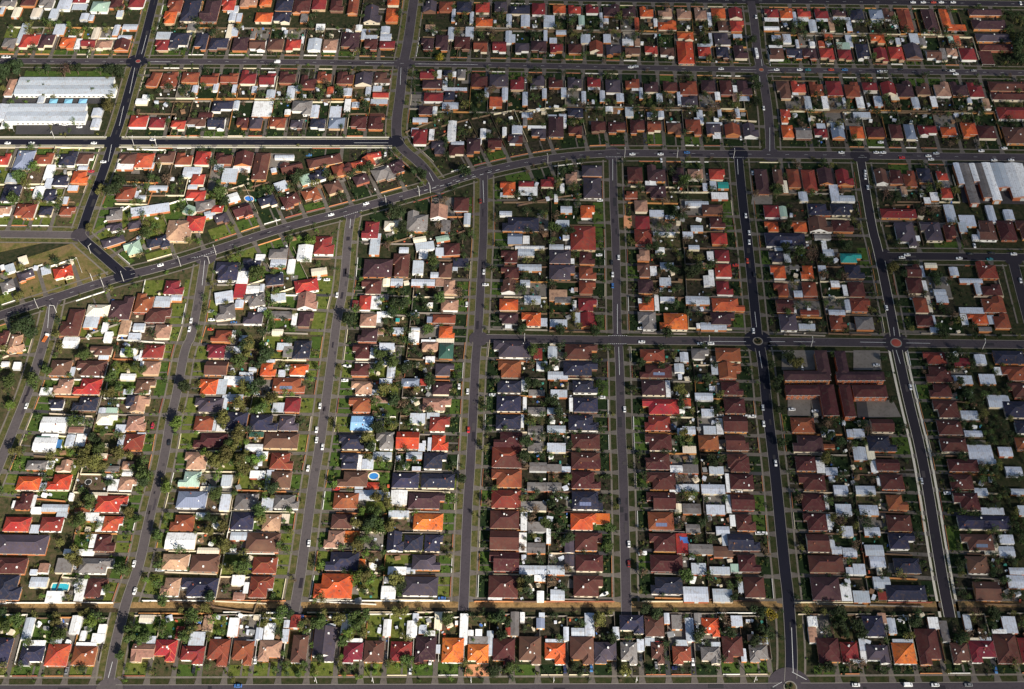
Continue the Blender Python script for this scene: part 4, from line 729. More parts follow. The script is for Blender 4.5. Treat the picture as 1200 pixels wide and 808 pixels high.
# ------------------------------------------------------------------ yards, driveways, fences
GR = [patchy('lawn_sunny', [(.06,.08,.014), (.1,.12,.022), (.15,.15,.045)], .35), patchy('lawn_green', [(.03,.06,.01), (.05,.085,.015), (.075,.105,.024)], .35),
      patchy('lawn_dim', [(.006,.013,.004), (.011,.023,.007), (.02,.03,.01)], .35), patchy('yard_weeds', [(.02,.03,.012), (.05,.052,.02), (.085,.065,.035), (.12,.085,.05)], .3),  # bright and dim lawn tones carry the light level of their zone
      patchy('yard_earth', [(.05,.036,.024), (.1,.07,.045), (.16,.11,.07)], .3), weathered('yard_paving', (.17,.15,.13), amt=.3, rnd=0, stain=(.1,.09,.07)),
      weathered('orange_paving', (.6,.26,.12), amt=.2, rnd=0), weathered('dark_paving', (.05,.047,.05), amt=.3, rnd=0), patchy('bare_lawn', [(.05,.07,.016), (.11,.1,.03), (.18,.125,.055), (.1,.075,.04)], .12),
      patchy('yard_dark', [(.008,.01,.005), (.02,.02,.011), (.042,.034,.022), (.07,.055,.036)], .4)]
lots, drv = MB(), MB()
ALL = HOUSES + SHEDS
BX = np.array([[b.x, b.y, b.w/2, b.d/2] for b in ALL])
def free(x, y, r, boxes=True, roadm=1.0):
    if boxes and ((abs(BX[:,0]-x) < BX[:,2]+r) & (abs(BX[:,1]-y) < BX[:,3]+r)).any(): return False
    for q in RD:
        if ((q.p[:,0]-x)**2 + (q.p[:,1]-y)**2).min() < (q.w/2 + roadm)**2: return False
    if lane.near(x, y)[0] < 3.2: return False
    return True
FW = [weathered('paling_' + n, c, fine=4, amt=.3, rnd=.3) for n, c in (('brown', (.16,.1,.065)), ('grey', (.24,.21,.18)), ('cream', (.62,.53,.38)), ('white', (.74,.7,.62)), ('tawny', (.42,.17,.06)))]  # pale and orange palings: the sunlit side's brightness put into the colour
WB = [weathered('garden_wall_' + n, c, amt=.2) for n, c in (('orange', (.5,.2,.08)), ('cream', (.7,.6,.42)), ('white', (.8,.78,.72)), ('red', (.32,.11,.06)))]
TREE_SPOTS, SHRUB_SPOTS, CLUTTER, DRIVE_CARS = [], [], [], []
fences, gwalls = [], []
def frame(h):
    p, t, n = h.road.p[h.i], h.t, h.n
    return lambda u, v, z: (p[0] + t[0]*u + n[0]*v, p[1] + t[1]*u + n[1]*v, z)
for i, h in enumerate(ROWS):
    rr = random.Random(int(h.px * 3 + h.py * 57)); F = frame(h); lo, hi = h.lo, h.hi
    vert = h.road.name in VERT
    rw = h.road.w/2; pv = rw + (5.5 if h.road.style == 'n' else 3.6)
    c, s = math.cos(h.rot), math.sin(h.rot)
    hd = h.w/2 if vert else h.d/2
    v0, v1 = h.dist - hd, h.dist + hd
    back = (h.depth - 3.6) if h.beyond is lane else min(h.depth/2, 62)
    back = max(back, v1 + 3)
    z = .012 + (i % 18) * .006
    sunlit_zone = (h.px < 430 and h.py > 250) or (h.px < 560 and h.py > 560) or h.px < 160  # brightly lit lower left; its light goes into yard and leaf colours
    fm = rr.choice([0,0,1,1,3]) if sunlit_zone else rr.choice([1,2,2,9,2,9])
    bm = rr.choice([0,0,1,1,3,3,4,5]) if sunlit_zone else rr.choice([2,2,9,9,3,9,9,5])
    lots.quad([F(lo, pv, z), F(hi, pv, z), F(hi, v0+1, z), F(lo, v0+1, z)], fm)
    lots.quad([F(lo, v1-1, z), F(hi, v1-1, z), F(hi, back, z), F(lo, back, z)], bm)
    if rr.random() < .6:                                   # a paved court behind the house
        a = rr.uniform(lo+1, hi-5); lots.quad([F(a, v1-.5, z+.1), F(min(a+rr.uniform(4, 8), hi-.3), v1-.5, z+.1), F(min(a+7, hi-.3), v1+rr.uniform(2, 6), z+.1), F(a, v1+4, z+.1)], 5)
    for _ in range(rr.choice([0, 1, 2])):                  # beds and worn patches
        a, b = rr.uniform(lo+.5, hi-4), rr.uniform(v1+1, max(v1+1.5, back-6)); lots.quad([F(a, b, z+.11), F(a+rr.uniform(2,4), b, z+.11), F(a+rr.uniform(2,4), b+rr.uniform(2,6), z+.11), F(a, b+rr.uniform(2,6), z+.11)], rr.choice([3,4,9,2]) if sunlit_zone else 9)
    # driveway along one flank
    lat = h.d/2 if vert else h.w/2
    if vert: ua, ub = max(lo + .3, -lat - 3.3), max(lo + .3, -lat - 3.3) + 2.6
    else: ub = min(hi - .3, lat + 3.3); ua = ub - 2.9
    zz = .15 + (i % 9) * .004
    dm = 1 if rr.random() < .12 else 0
    drv.quad([F(ua, rw + .3, zz), F(ub, rw + .3, zz), F(ub, v1 + rr.uniform(0, 6), zz), F(ua, v1 + 2, zz)], dm)
    drv.quad([F(ua-.8, rw + .2, zz+.2), F(ub+.8, rw + .2, zz+.2), F(ub+.1, pv - 1.4, zz+.03), F(ua-.1, pv - 1.4, zz+.03)], 0)
    if rr.random() < .5:
        q = rr.uniform(-2, 2); drv.quad([F(q-.6, pv, zz-.02), F(q+.6, pv, zz-.02), F(q+.6, v0+.6, zz-.02), F(q-.6, v0+.6, zz-.02)], 0)
    if rr.random() < .2 and h.py > 180:
        q = F((ua+ub)/2, rr.uniform(v0 - 3, v1), 0); DRIVE_CARS.append((q[0], q[1], math.atan2(h.n[1], h.n[0]) - math.pi/2 if rr.random() < .5 else math.atan2(h.n[1], h.n[0]) + math.pi/2, rr.choice('wwskkugnr')))
    us = lo + .1 if vert else hi - .1
    fm2 = rr.choice([0,0,1,1,0,4,2]) if not sunlit_zone else rr.choice([0,1,2,2,4,3,0])
    fences.append((h, F, us, v0 + 2.5, back, lo, hi, (h.side == 1 or h.beyond is lane or not vert), fm2))
    if rr.random() < .55: gwalls.append((h, F, lo + .2, hi - .2, pv + .15, ua, ub, rr.choice([0,0,1,2,3]), rr.uniform(.6, 1.0)))
    leafy = 1.0 if h.px < 560 else .8
    for _ in range(int(rr.uniform(3, 9) * leafy)):
        u, v = rr.uniform(lo+1, hi-1), rr.uniform(v1+1, back); x, y, _z = F(u, v, 0); TREE_SPOTS.append((x, y, rr, sunlit_zone))
    for _ in range(rr.choice([2, 3, 4, 5]) + (0 if sunlit_zone else 3)):
        u, v = rr.uniform(lo+.8, hi-.8), (rr.uniform(pv+.8, v0-.4) if v0 > pv + 1.5 else pv+.8); x, y, _z = F(u, v, 0); SHRUB_SPOTS.append((x, y, rr, sunlit_zone))
    for _ in range(3):
        u, v = rr.uniform(lo+.8, hi-.8), rr.uniform(v1+.5, back); x, y, _z = F(u, v, 0); SHRUB_SPOTS.append((x, y, rr, sunlit_zone))
    for _ in range(6 if h.py > 400 else 3):
        u, v = rr.uniform(lo+1, hi-1), rr.uniform(v1, back); x, y, _z = F(u, v, 0); CLUTTER.append((x, y))
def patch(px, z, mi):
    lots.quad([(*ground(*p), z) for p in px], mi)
patch([(0,315),(20,306),(92,283),(122,318),(125,326),(70,345),(30,350)], .15, 8); patch([(-60,296),(0,296),(70,281),(70,277),(-60,277)], .15, 8)
patch([(546,779),(572,779),(574,793),(544,793)], .28, 6)
patch([(916,411),(955,411),(955,434),(916,434)], .3, 5); patch([(923,467),(950,467),(950,488),(923,488)], .3, 5); patch([(950,467),(961,467),(963,488),(952,488)], .3, 5); patch([(1000,411),(1031,411),(1033,434),(1000,434)], .3, 5); patch([(1015,469),(1046,469),(1056,489),(1018,490)], .3, 5); patch([(1003,469),(1015,469),(1018,490),(1005,490)], .3, 7)
patch([(882,227),(905,227),(905,240),(880,240)], .3, 5)
patch([(5,109),(120,109),(118,122),(2,122)], .3, 7); patch([(20,143),(112,142),(110,158),(18,158)], .3, 7); patch([(550,106),(572,106),(570,135),(548,135)], .3, 2); patch([(731,253),(745,253),(745,268),(731,268)], .3, 6)
patch([(1120,190),(1200,190),(1200,240),(1128,238)], .29, 7); patch([(30,84),(135,84),(132,91),(28,91)], .3, 1); patch([(310,160+20),(345,181),(335,196),(315,200)], .3, 5)
patch([(-60,395),(60,352),(240,300),(400,255),(400,420),(360,560),(340,705),(-60,706)], 0.0, 3); patch([(-60,180),(110,180),(85,268),(-60,270)], 0.0, 3); patch([(-60,722),(560,722),(560,795),(-60,795)], 0.0, 3)  # paler ground below the bright left blocks, their light put into colour
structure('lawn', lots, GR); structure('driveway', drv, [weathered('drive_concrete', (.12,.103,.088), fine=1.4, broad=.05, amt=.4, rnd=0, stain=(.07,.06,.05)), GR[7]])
def fence_mb(p, q, ht, th=.09):
    m = MB(); a, b = Vector((p[0], p[1], 0)), Vector((q[0], q[1], 0)); d = b - a
    if d.length < .5: return m
    d.normalize(); n = Vector((-d.y, d.x, 0)) * th
    for k in (0,):
        v = [a-n, b-n, b+n, a+n]; z = Vector((0,0,ht)); i = len(m.v)
        m.v += [tuple(x) for x in v] + [tuple(x + z) for x in v]
        for f in [(0,1,5,4),(1,2,6,5),(2,3,7,6),(3,0,4,7),(4,5,6,7)]: m.f.append(tuple(i+k for k in f)); m.m.append(0)
    return m
fm_ = MB(); fences.sort(key=lambda f: -scale(f[0].py)); nf = 0
for (h, F, us, va, vb, lo, hi, doback, mi) in fences:
    side = fence_mb(F(us, va, 0), F(us, vb, 0), 1.75); backp = fence_mb(F(lo + .3, vb - .25, 0), F(hi - .3, vb - .25, 0), 1.72) if doback else None
    if nf < 300:
        o = thing('timber_fence', f'timber yard fence beside {h.P}', 'fence', F(us, va, 0), 0, 'fences between the yards')
        off = Vector(o.location)
        for mb in ([side, backp] if backp else [side]):
            mb.v = [(x-off.x, y-off.y, z) for x, y, z in mb.v]
            if mb.f: link('panel', mb.mesh('panel', [FW[mi]]), o)
        nf += 1
    else:
        for mb in ([side, backp] if backp else [side]):
            mb.m = [mi] * len(mb.f); fm_.add(mb, (0,0,0), 0)
o = structure('distant_fences', fm_, FW, 'stuff'); o['label'] = 'yard fences between the far houses'
gwalls.sort(key=lambda f: -scale(f[0].py)); gm = MB()
for i, (h, F, lo, hi, v, ua, ub, mi, ht) in enumerate(gwalls):
    m = MB()
    for a, b in ((lo, ua - .2), (ub + .2, hi)):
        if b - a > 1: w = fence_mb(F(a, v, 0), F(b, v, 0), ht, .13); m.add(w, (0,0,0), 0)
    if not m.f: continue
    if i < 260:
        off = F((lo+hi)/2, v, 0); m.v = [(x-off[0], y-off[1], z) for x, y, z in m.v]
        thing('garden_wall', uniq(f'low {["orange-brick","cream","white","red-brick"][mi]} wall before {h.P}'), 'wall', off, 0, 'low front garden walls', m.mesh('garden_wall', [WB[mi]]))
    else: m.m = [mi]*len(m.f); gm.add(m, (0,0,0), 0)
o = structure('distant_walls', gm, WB, 'stuff')
# walls along the dirt lane
for k, (xa, xb, ya, mi, lab) in enumerate([(0,133,707.5,2,'white'),(167,248,705,2,'white'),(250,335,705,0,'orange brick'),(363,400,704.5,2,'white'),(400,527,705,2,'white'),(556,640,706,0,'orange brick'),(640,720,706,3,'red brick'),(752,800,706,1,'cream'),(932,1000,707,1,'cream'),(1040,1092,707,3,'red brick'),
        (163,250,720,0,'orange brick'),(262,282,718.5,2,'white'),(312,338,719,2,'white'),(360,398,719,1,'cream'),(402,470,718.5,1,'cream'),(486,530,718.5,1,'cream'),(840,886,719.5,2,'white'),(935,1020,721,1,'cream')]):
    p, q = ground(xa, ya), ground(xb, ya); m = fence_mb((p[0]-p[0], 0), (q[0]-p[0], 0), 1.5, .12)
    thing('lane_wall', uniq(f'{lab} yard wall along the {"far" if ya < 712 else "near"} edge of the dirt lane, {"below" if ya < 712 else "above"} {min(ROWS, key=lambda h: abs(h.px-(xa+xb)/2)+abs(h.py-ya)*.5).P.split(",")[0].split(" along")[0].split(" up")[0]}'), 'wall', (p[0], p[1], 0), 0, 'walls along the dirt lane', m.mesh('lane_wall', [WB[mi]]))
# ------------------------------------------------------------------ trees
def tree_variant(seed, n, lumps, bare=False):
    rr = random.Random(seed); crown, trunk = MB(), MB()
    H = 1.0                                                # unit tree: crown radius 1, crown centre at 1.25
    blobs = []
    for i in range(lumps):
        a, q = rr.uniform(0, 6.28), rr.uniform(.2, .72); blobs.append((q*math.cos(a), q*math.sin(a), 1.25 + rr.uniform(-.45, .5), rr.uniform(.32, .55)))
    blobs.append((0, 0, 1.4, .5))
    for i in range(n):
        b = rr.choice(blobs); leafball(crown, b[:3], b[3], b[3]*.9, 1, .085 if not bare else .06, rr)
    pts = [(0,0,-.02,.085), (rr.uniform(-.05,.05), rr.uniform(-.05,.05), .55, .06), (rr.uniform(-.1,.1), rr.uniform(-.1,.1), 1.05, .04)]
    def limb(p, q, r0, r1, k=6):
        p, q = Vector(p), Vector(q); d = (q-p).normalized(); t = d.orthogonal().normalized(); u = d.cross(t); i = len(trunk.v)
        for c, r in ((p, r0), (q, r1)):
            for j in range(k): a = 6.283*j/k; trunk.v.append(tuple(c + t*r*math.cos(a) + u*r*math.sin(a)))
        for j in range(k): trunk.f.append((i+j, i+(j+1)%k, i+k+(j+1)%k, i+k+j)); trunk.m.append(0)
    for a, b in zip(pts[:-1], pts[1:]): limb(a[:3], b[:3], a[3], b[3])
    for b in blobs[:6]: limb(pts[1][:3], b[:3], .035, .012, 4)
    return crown, trunk
VAR = [tree_variant(s, 1000, 9 + s % 4) for s in range(6)]
VARB = [tree_variant(90 + s, 260, 12, True) for s in range(2)]
VARS = [tree_variant(50 + s, 230, 7) for s in range(4)]
TM = {}
def tree_mesh(kind, vi, tint):
    if (kind, vi, tint) not in TM:
        c, t = (VAR if kind == 'n' else VARB)[vi]
        TM[(kind, vi, tint)] = (c.mesh('crown', [LEAF[tint]]), t.mesh('trunk', [BARK]))
    return TM[(kind, vi, tint)]
TREES_ALL = []
for e in TREES.replace('\n', '').split(';'):
    x, y, r, tint = e.split(); x, y, r = float(x), float(y), float(r); rad = r / scale(y)
    gx, gy = ground(x, y, rad * 1.25); TREES_ALL.append((gx, gy, rad, tint, 99))
for (x, y, rr, sunlit_zone) in TREE_SPOTS:
    rad = rr.choice([1.5, 1.9, 2.3, 2.7, 3.2, 3.8, 4.8, 5.4 if sunlit_zone else 3.0]) * rr.uniform(.85, 1.15)
    tint = rr.choice('ggodloog' if sunlit_zone else 'dddgdgob')
    if free(x, y, .5, True, 1.5): TREES_ALL.append((x, y, rad, tint, 0))
# street trees on the verges
for r in RD:
    rr = random.Random(len(r.p))
    for k in range(4, len(r.p) - 3, 3):
        if rr.random() < .36:
            sg = rr.choice((-1, 1)); x, y = r.p[k] + r.n[k] * sg * (r.w/2 + 2.2)
            if free(x, y, .3, True, 1.6): TREES_ALL.append((x, y, rr.uniform(1.0, 2.4) if r.name != 'shady street' else rr.uniform(1.6, 3.4), rr.choice('gdodb' if x > -20 else 'ggool'), 0))
# every remaining gap in the blocks is planted: the suburb has hardly a bare corner
gr = random.Random(5)
for _ in range(9000):
    x, y = gr.uniform(-5, 1205), gr.uniform(-10, 800)
    if gr.random() > (y + 1500) / 2300: continue
    gx, gy = ground(x, y)
    sunlit_zone = (x < 430 and y > 250) or (x < 560 and y > 560) or x < 160
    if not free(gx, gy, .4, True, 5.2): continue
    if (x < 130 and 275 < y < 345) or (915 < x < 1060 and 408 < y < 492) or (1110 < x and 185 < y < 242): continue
    if gr.random() < .5: TREES_ALL.append((gx, gy, gr.choice([1.4, 1.8, 2.2, 2.7, 3.3, 4.2]), gr.choice('ggodlogo' if sunlit_zone else 'dddgddob'), 0))
    else: SHRUB_SPOTS.append((gx, gy, gr, sunlit_zone))
for _ in range(420):                                       # the thick planting at the frame's far corner and behind the last row
    x, y = gr.choice([(gr.uniform(1120, 1203), gr.uniform(412, 705)), (gr.uniform(1120, 1203), gr.uniform(412, 705)), (gr.uniform(1172, 1203), gr.uniform(14, 130))]); gx, gy = ground(x, y)
    if free(gx, gy, .6, True, 4): TREES_ALL.append((gx, gy, gr.choice([1.8, 2.3, 2.8, 3.5]), gr.choice('dddgdo'), 0))
for px_, py_, rr_ in ((70.8, 688.5, 8), (292, 233.5, 6.5), (438, 558.5, 6), (270.5, 344.5, 5), (103.5, 565, 5)):
    qx, qy = ground(px_, py_); TREES_ALL = [t for t in TREES_ALL if math.hypot(t[0]-qx, (t[1]-qy)) > rr_ + t[2] * .5]
def seen_size(t): return t[2] * 717 / max(300, math.dist((t[0], t[1], 0), (0, 0, 717))) + (t[4] and 100)
TREES_ALL.sort(key=lambda t: -seen_size(t))
rank = {}
SIZE = lambda r: 'large' if r > 4.2 else 'mid-sized' if r > 2.4 else 'small'
tm_ = {k: MB() for k in 'dgoybl'}; ttr = MB()
for i, (x, y, rad, tint, _) in enumerate(TREES_ALL):
    rz = R.uniform(0, 6.28)
    if i < 300:
        h = nearest_house(x, y)
        kind = 'b' if tint == 'b' else 'n'; c, t = tree_mesh(kind, R.randrange(2 if kind == 'b' else 6), tint)
        o = thing('tree', uniq(f'{SIZE(rad)} {LNAME[tint]} tree by {h.P}'), 'tree', (x, y, 0), rz, 'garden and street trees')
        o.scale = (rad, rad, rad * R.uniform(.85, 1.15))
        link('crown', c, o); link('trunk', t, o)
    else:
        c, t = VARS[i % 4]; tm_[tint].add(c, (x, y, 0), rz, 0, rad); ttr.add(t, (x, y, 0), rz, 0, rad)
allm = MB()
for j, k in enumerate('dgoybl'): allm.add(tm_[k], (0,0,0), 0, j)
allm.add(ttr, (0,0,0), 0, 6)
o = structure('small_trees', allm, [LEAF[k] for k in 'dgoybl'] + [BARK], 'stuff'); o['label'] = 'small trees of the far yards'
# shrubs
SHM = {}
def shrub_mb(seed):
    m = MB(); rr = random.Random(seed)
    for _ in range(3): leafball(m, (rr.uniform(-.35,.35), rr.uniform(-.35,.35), .5), .6, .5, 26, .24, rr)
    return m
SV = [shrub_mb(s) for s in range(4)]
spots = [(x, y, rr.uniform(.6, 1.5), rr.choice('goldg' if sunlit_zone else 'dgdog')) for x, y, rr, sunlit_zone in SHRUB_SPOTS if free(x, y, .5, True, 1.0)]
spots.sort(key=lambda s: -s[2] * 717 / math.dist((s[0], s[1], 0), (0, 0, 717)))
sm_ = MB()
for i, (x, y, rad, tint) in enumerate(spots):
    if i < 300:
        if (i % 4, tint) not in SHM: SHM[(i % 4, tint)] = SV[i % 4].mesh('shrub', [LEAF[tint]])
        h = nearest_house(x, y)
        o = thing('shrub', uniq(f'{LNAME[tint]} shrub by {h.P}'), 'shrub', (x, y, 0), R.uniform(0, 6.28), 'garden shrubs', SHM[(i % 4, tint)])
        o.scale = (rad, rad, rad)
    else: sm_.add(SV[i % 4], (x, y, 0), R.uniform(0, 6.28), 'dgoybl'.index(tint), rad)
o = structure('shrubbery', sm_, [LEAF[k] for k in 'dgoybl'], 'stuff'); o['label'] = 'low shrubs scattered through the yards'
# odds and ends lying about the yards
cm = MB(); CM = [weathered('plastic_' + n, c, amt=.1) for n, c in (('white', (.78,.78,.75)), ('silver', (.5,.53,.58)), ('cream', (.6,.5,.38)), ('blue', (.05,.16,.4)), ('green', (.04,.22,.16)), ('red', (.45,.05,.03)), ('tawny', (.2,.1,.06)), ('grey', (.22,.22,.22)))]
for x, y in CLUTTER:
    if not free(x, y, .8): continue
    mi = R.choice([0,0,0,1,1,2,2,3,4,5]); w, d, z = R.uniform(.25, .9), R.uniform(.25, .8), R.uniform(.4, 1.6)
    if R.random() < .3 and free(x, y, 1.8): w, d, z, mi = R.uniform(.9, 2.0), R.uniform(.8, 1.7), R.uniform(1.9, 2.3), R.choice([0, 1, 1, 2, 6, 7])
    t = MB(); t.box(-w, -d, 0, w, d, z, mi); t.box(-w*1.06, -d*1.06, z, w*1.06, d*1.06, z+.06, mi); cm.add(t, (x, y, 0), R.uniform(-.5, .5))
o = structure('yard_clutter', cm, CM, 'stuff'); o['label'] = 'bins, tanks and other odds and ends in the yards'
# ------------------------------------------------------------------ vehicles
CARC = dict(w=(.8,.8,.79), s=(.5,.52,.55), k=(.02,.02,.025), r=(.5,.02,.015), c=(.2,.015,.02), u=(.05,.16,.4), n=(.02,.03,.09), g=(.22,.22,.23), T=(.02,.2,.22))
CARN = dict(w='white', s='silver', k='black', r='red', c='dark-red', u='blue', n='navy', g='grey', T='teal')
CARM = {}
RUB = weathered('tyre', (.02,.02,.02), amt=.1)
def car_paint(c):
    if c not in CARM:
        mt = weathered('car_paint_' + CARN[c].replace('-', '_'), CARC[c], amt=.04, rnd=.1, rough=.28, spec=.5); CARM[c] = mt
    return CARM[c]
def loft(sections, mi=0, cap=True):
    """body through cross-sections (y, half width, z low, z high, half width at the top)"""
    m = MB(); rings = []
    for (y, w, z0, z1, wt) in sections:
        i = len(m.v); m.v += [(-w, y, z0), (w, y, z0), (w, y, z0+(z1-z0)*.6), (wt, y, z1), (-wt, y, z1), (-w, y, z0+(z1-z0)*.6)]; rings.append(i)
    for a, b in zip(rings[:-1], rings[1:]):
        for k in range(6): m.f.append((a+k, a+(k+1)%6, b+(k+1)%6, b+k)); m.m.append(mi)
    m.f.append(tuple(rings[0]+k for k in range(6))); m.f.append(tuple(rings[-1]+5-k for k in range(6))); m.m += [mi, mi]
    return m
BODY = {'car': loft([(-2.25,.72,.35,.72,.6),(-2.1,.84,.25,.86,.74),(-1.2,.88,.22,.95,.78),(0,.9,.22,.98,.8),(1.1,.88,.22,1.0,.78),(2.0,.84,.28,.98,.72),(2.2,.74,.4,.85,.62)]),
        'van': loft([(-2.5,.8,.4,.95,.7),(-2.3,.92,.3,1.15,.84),(-1.7,.95,.28,1.25,.86),(-1.0,.96,.28,2.0,.86),(0,.97,.28,2.1,.9),(2.3,.95,.3,2.08,.88),(2.45,.9,.4,1.95,.84)])}
CAB = loft([(-1.15,.74,.92,.99,.7),(-.45,.76,.95,1.42,.6),(.2,.77,.95,1.46,.62),(1.0,.76,.95,1.42,.6),(1.65,.7,.93,1.0,.66)])
CABTOP = MB(); CABTOP.box(-.58, -.5, 1.42, .58, 1.05, 1.475)
VANG = MB(); VANG.quad([(-.8,-1.72,1.28),(.8,-1.72,1.28),(.76,-1.06,1.95),(-.76,-1.06,1.95)])
WH = MB()
for k in range(12):
    a0, a1 = 6.283*k/12, 6.283*(k+1)/12
    for x in (-.1, .1): WH.quad([(x,0,.31),(x,.31*math.cos(a0),.31+.31*math.sin(a0)),(x,.31*math.cos(a1),.31+.31*math.sin(a1))])
    WH.quad([(-.1,.31*math.cos(a0),.31+.31*math.sin(a0)),(.1,.31*math.cos(a0),.31+.31*math.sin(a0)),(.1,.31*math.cos(a1),.31+.31*math.sin(a1)),(-.1,.31*math.cos(a1),.31+.31*math.sin(a1))])
WHM = WH.mesh('wheel', [RUB]); CABM = CAB.mesh('cabin_glass', [GLASS]); VGM = VANG.mesh('windscreen', [GLASS]); BM = {}
for e in [q.split() for q in CARS.replace('\n', '').split(';')] + DRIVE_CARS:
    if isinstance(e, tuple):
        gx, gy, rz0, c = e; d, van = 'x', False
        if not free(gx, gy, 1.2): continue
    else:
        x, y, c, d = e; van = d == 'H'; gx, gy = ground(float(x), float(y), .8)
    dist, i, sd, rd = min(((*r.near(gx, gy), r) for r in RD), key=lambda q: q[0])
    t = rd.t[i]; along = math.atan2(t[1], t[0]) - math.pi/2
    if d in 'hH': rz = along if abs(t[0]) > .8 and dist < 6 else math.pi/2 + .03
    elif d == 'd': rz = along
    elif d == 'x': rz = rz0
    else: rz = along if abs(t[1]) > .8 and dist < 6 else R.uniform(-.06, .06)
    if R.random() < .5: rz += math.pi
    h = nearest_house(gx, gy); k = 'van' if van else 'car'
    where = 'kerbside' if dist < rd.w/2 + 2 else 'parked'
    o = thing('parked_' + k, uniq(f'{CARN[c]} {k} {where} by {h.P}'), k, (gx, gy, .24 if dist < rd.w/2 + 1 else .18), rz, 'cars and vans of the suburb')
    if (k, c) not in BM: BM[(k, c)] = (BODY[k].mesh('body', [car_paint(c)]), CABTOP.mesh('cabin_roof', [car_paint(c)]))
    o.scale = (1.08, 1.05, 1.05)
    link('body', BM[(k, c)][0], o)
    if van: link('windscreen', VGM, o)
    else: link('cabin_glass', CABM, o); link('cabin_roof', BM[(k, c)][1], o)
    for sx in (-.8, .8):
        for sy in (-1.4, 1.35): link('wheel', WHM, o, (sx, sy, 0))
# the long white bus
x, y = ground(886.5, 63, 1.5); o = thing('bus', 'long white bus standing on the bus street above the upper road', 'bus', (x, y, .28), .02)
m = loft([(-5.6,1.15,.4,2.7,1.0),(-5.4,1.25,.35,3.0,1.1),(5.4,1.25,.35,3.05,1.1),(5.6,1.2,.4,2.9,1.05)]); link('body', m.mesh('body', [car_paint('w')]), o)
m = MB()
for sx in (-1, 1): m.quad([(sx*1.27,-5,1.5),(sx*1.27,5,1.5),(sx*1.2,5,2.35),(sx*1.2,-5,2.35)])
m.quad([(-1.0,-5.62,1.3),(1.0,-5.62,1.3),(.95,-5.56,2.5),(-.95,-5.56,2.5)]); link('window', m.mesh('window', [GLASS]), o)
for sy in (-2.5, 2.5):
    m = MB(); m.box(-.45, sy-.6, 3.04, .45, sy+.6, 3.2); link('roof_hatch', m.mesh('roof_hatch', [car_paint('g')]), o)
for sx in (-1.1, 1.1):
    for sy in (-3.4, 3.2): q = link('wheel', WHM, o, (sx, sy, 0)); q.scale = (1.5, 1.5, 1.5)
# boats on trailers
for (x, y, rz, lab) in [(708, 697, 2.0, 'white boat on a trailer in a drive by the dirt lane'), (407, 429.5, 1.5, 'small white boat in a front yard on the car-lined street'), (1057, 726, 1.6, 'white boat under cover in a yard below the dirt lane'), (252, 149, 1.5, 'white boat before a charcoal house above the white-edged road'), (345, 151, 1.5, 'slim white boat before a slate house above the white-edged road')]:
    gx, gy = ground(x, y, 1); o = thing('boat', lab, 'boat', (gx, gy, .15), rz)
    hull = MB(); secs = [(-2.8,.95,.5,1.25),(-1,1.1,.4,1.3),(1,1.0,.42,1.35),(2.4,.55,.6,1.5),(3.2,.05,1.1,1.6)]; ring = []
    for yy, w, z0, z1 in secs: i = len(hull.v); hull.v += [(-w,yy,z1),(0,yy,z0),(w,yy,z1)]; ring.append(i)
    for a, b in zip(ring[:-1], ring[1:]):
        for k in range(2): hull.f.append((a+k, a+k+1, b+k+1, b+k)); hull.m.append(0)
        hull.f.append((a+2, a, b, b+2)); hull.m.append(0)
    hull.f.append((0,1,2)); hull.m.append(0)
    link('hull', hull.mesh('hull', [WHITE]), o); m = MB(); m.box(-.7,-1.2,1.3,.7,.4,1.75); link('cabin', m.mesh('cabin', [GLASS]), o)
    m = MB(); m.box(-.8,-1.5,.25,.8,.2,.4); m.bar((0,.2,.3),(0,3.6,.35),.12,.12); link('trailer', m.mesh('trailer', [weathered('galvanised', (.4,.41,.42))]), o)
# the lorry on the corner street
x, y = ground(54, 396, 1); o = thing('truck', 'lorry with white cab and orange tray on the corner street', 'truck', (x, y, .24), -.25)
m = MB(); m.box(-1.1, -4.2, .9, 1.1, 1.2, 1.5); link('tray', m.mesh('tray', [roof_mat('o')]), o)
m = loft([(1.4,1.1,.6,2.6,1.0),(2.8,1.1,.6,2.5,1.0),(3.2,1.05,.6,1.7,.95)]); link('cab', m.mesh('cab', [car_paint('w')]), o)
m = MB(); m.quad([(-.9,2.85,1.75),(.9,2.85,1.75),(.85,3.22,1.72),(-.85,3.22,1.72)]); link('windscreen', m.mesh('windscreen', [GLASS]), o)
for sx in (-.95, .95):
    for sy in (-3, -1.5, 2.3): q = link('wheel', WHM, o, (sx, sy, 0)); q.scale = (1.4,)*3
# ------------------------------------------------------------------ street lamps
POLE = weathered('lamp_pole', (.6,.58,.54), amt=.1)
for e in LAMPS.split(';'):
    x, y = map(float, e.split()); gx, gy = ground(x, y + 3.5); d, i, sd, rd = min(((*r.near(gx, gy), r) for r in RD), key=lambda q: q[0])
    q = rd.p[i] + rd.n[i] * sd * (rd.w/2 + 1.0); gx, gy = q
    o = thing('street_lamp', uniq(f'street lamp by {nearest_house(gx, gy).P}'), 'street lamp', (gx, gy, 0), math.atan2(-rd.n[i][1]*sd, -rd.n[i][0]*sd), 'street lamps')
    m = MB(); m.bar((0,0,0),(0,0,8.2),.28,.28); link('pole', m.mesh('pole', [POLE]), o)
    m = MB(); m.bar((0,0,8.1),(2.2,0,8.7),.16,.16); link('arm', m.mesh('arm', [POLE]), o)
    m = MB(); m.box(1.9,-.22,8.6,2.8,.22,8.8,0,True); link('lamp_head', m.mesh('lamp_head', [POLE]), o)
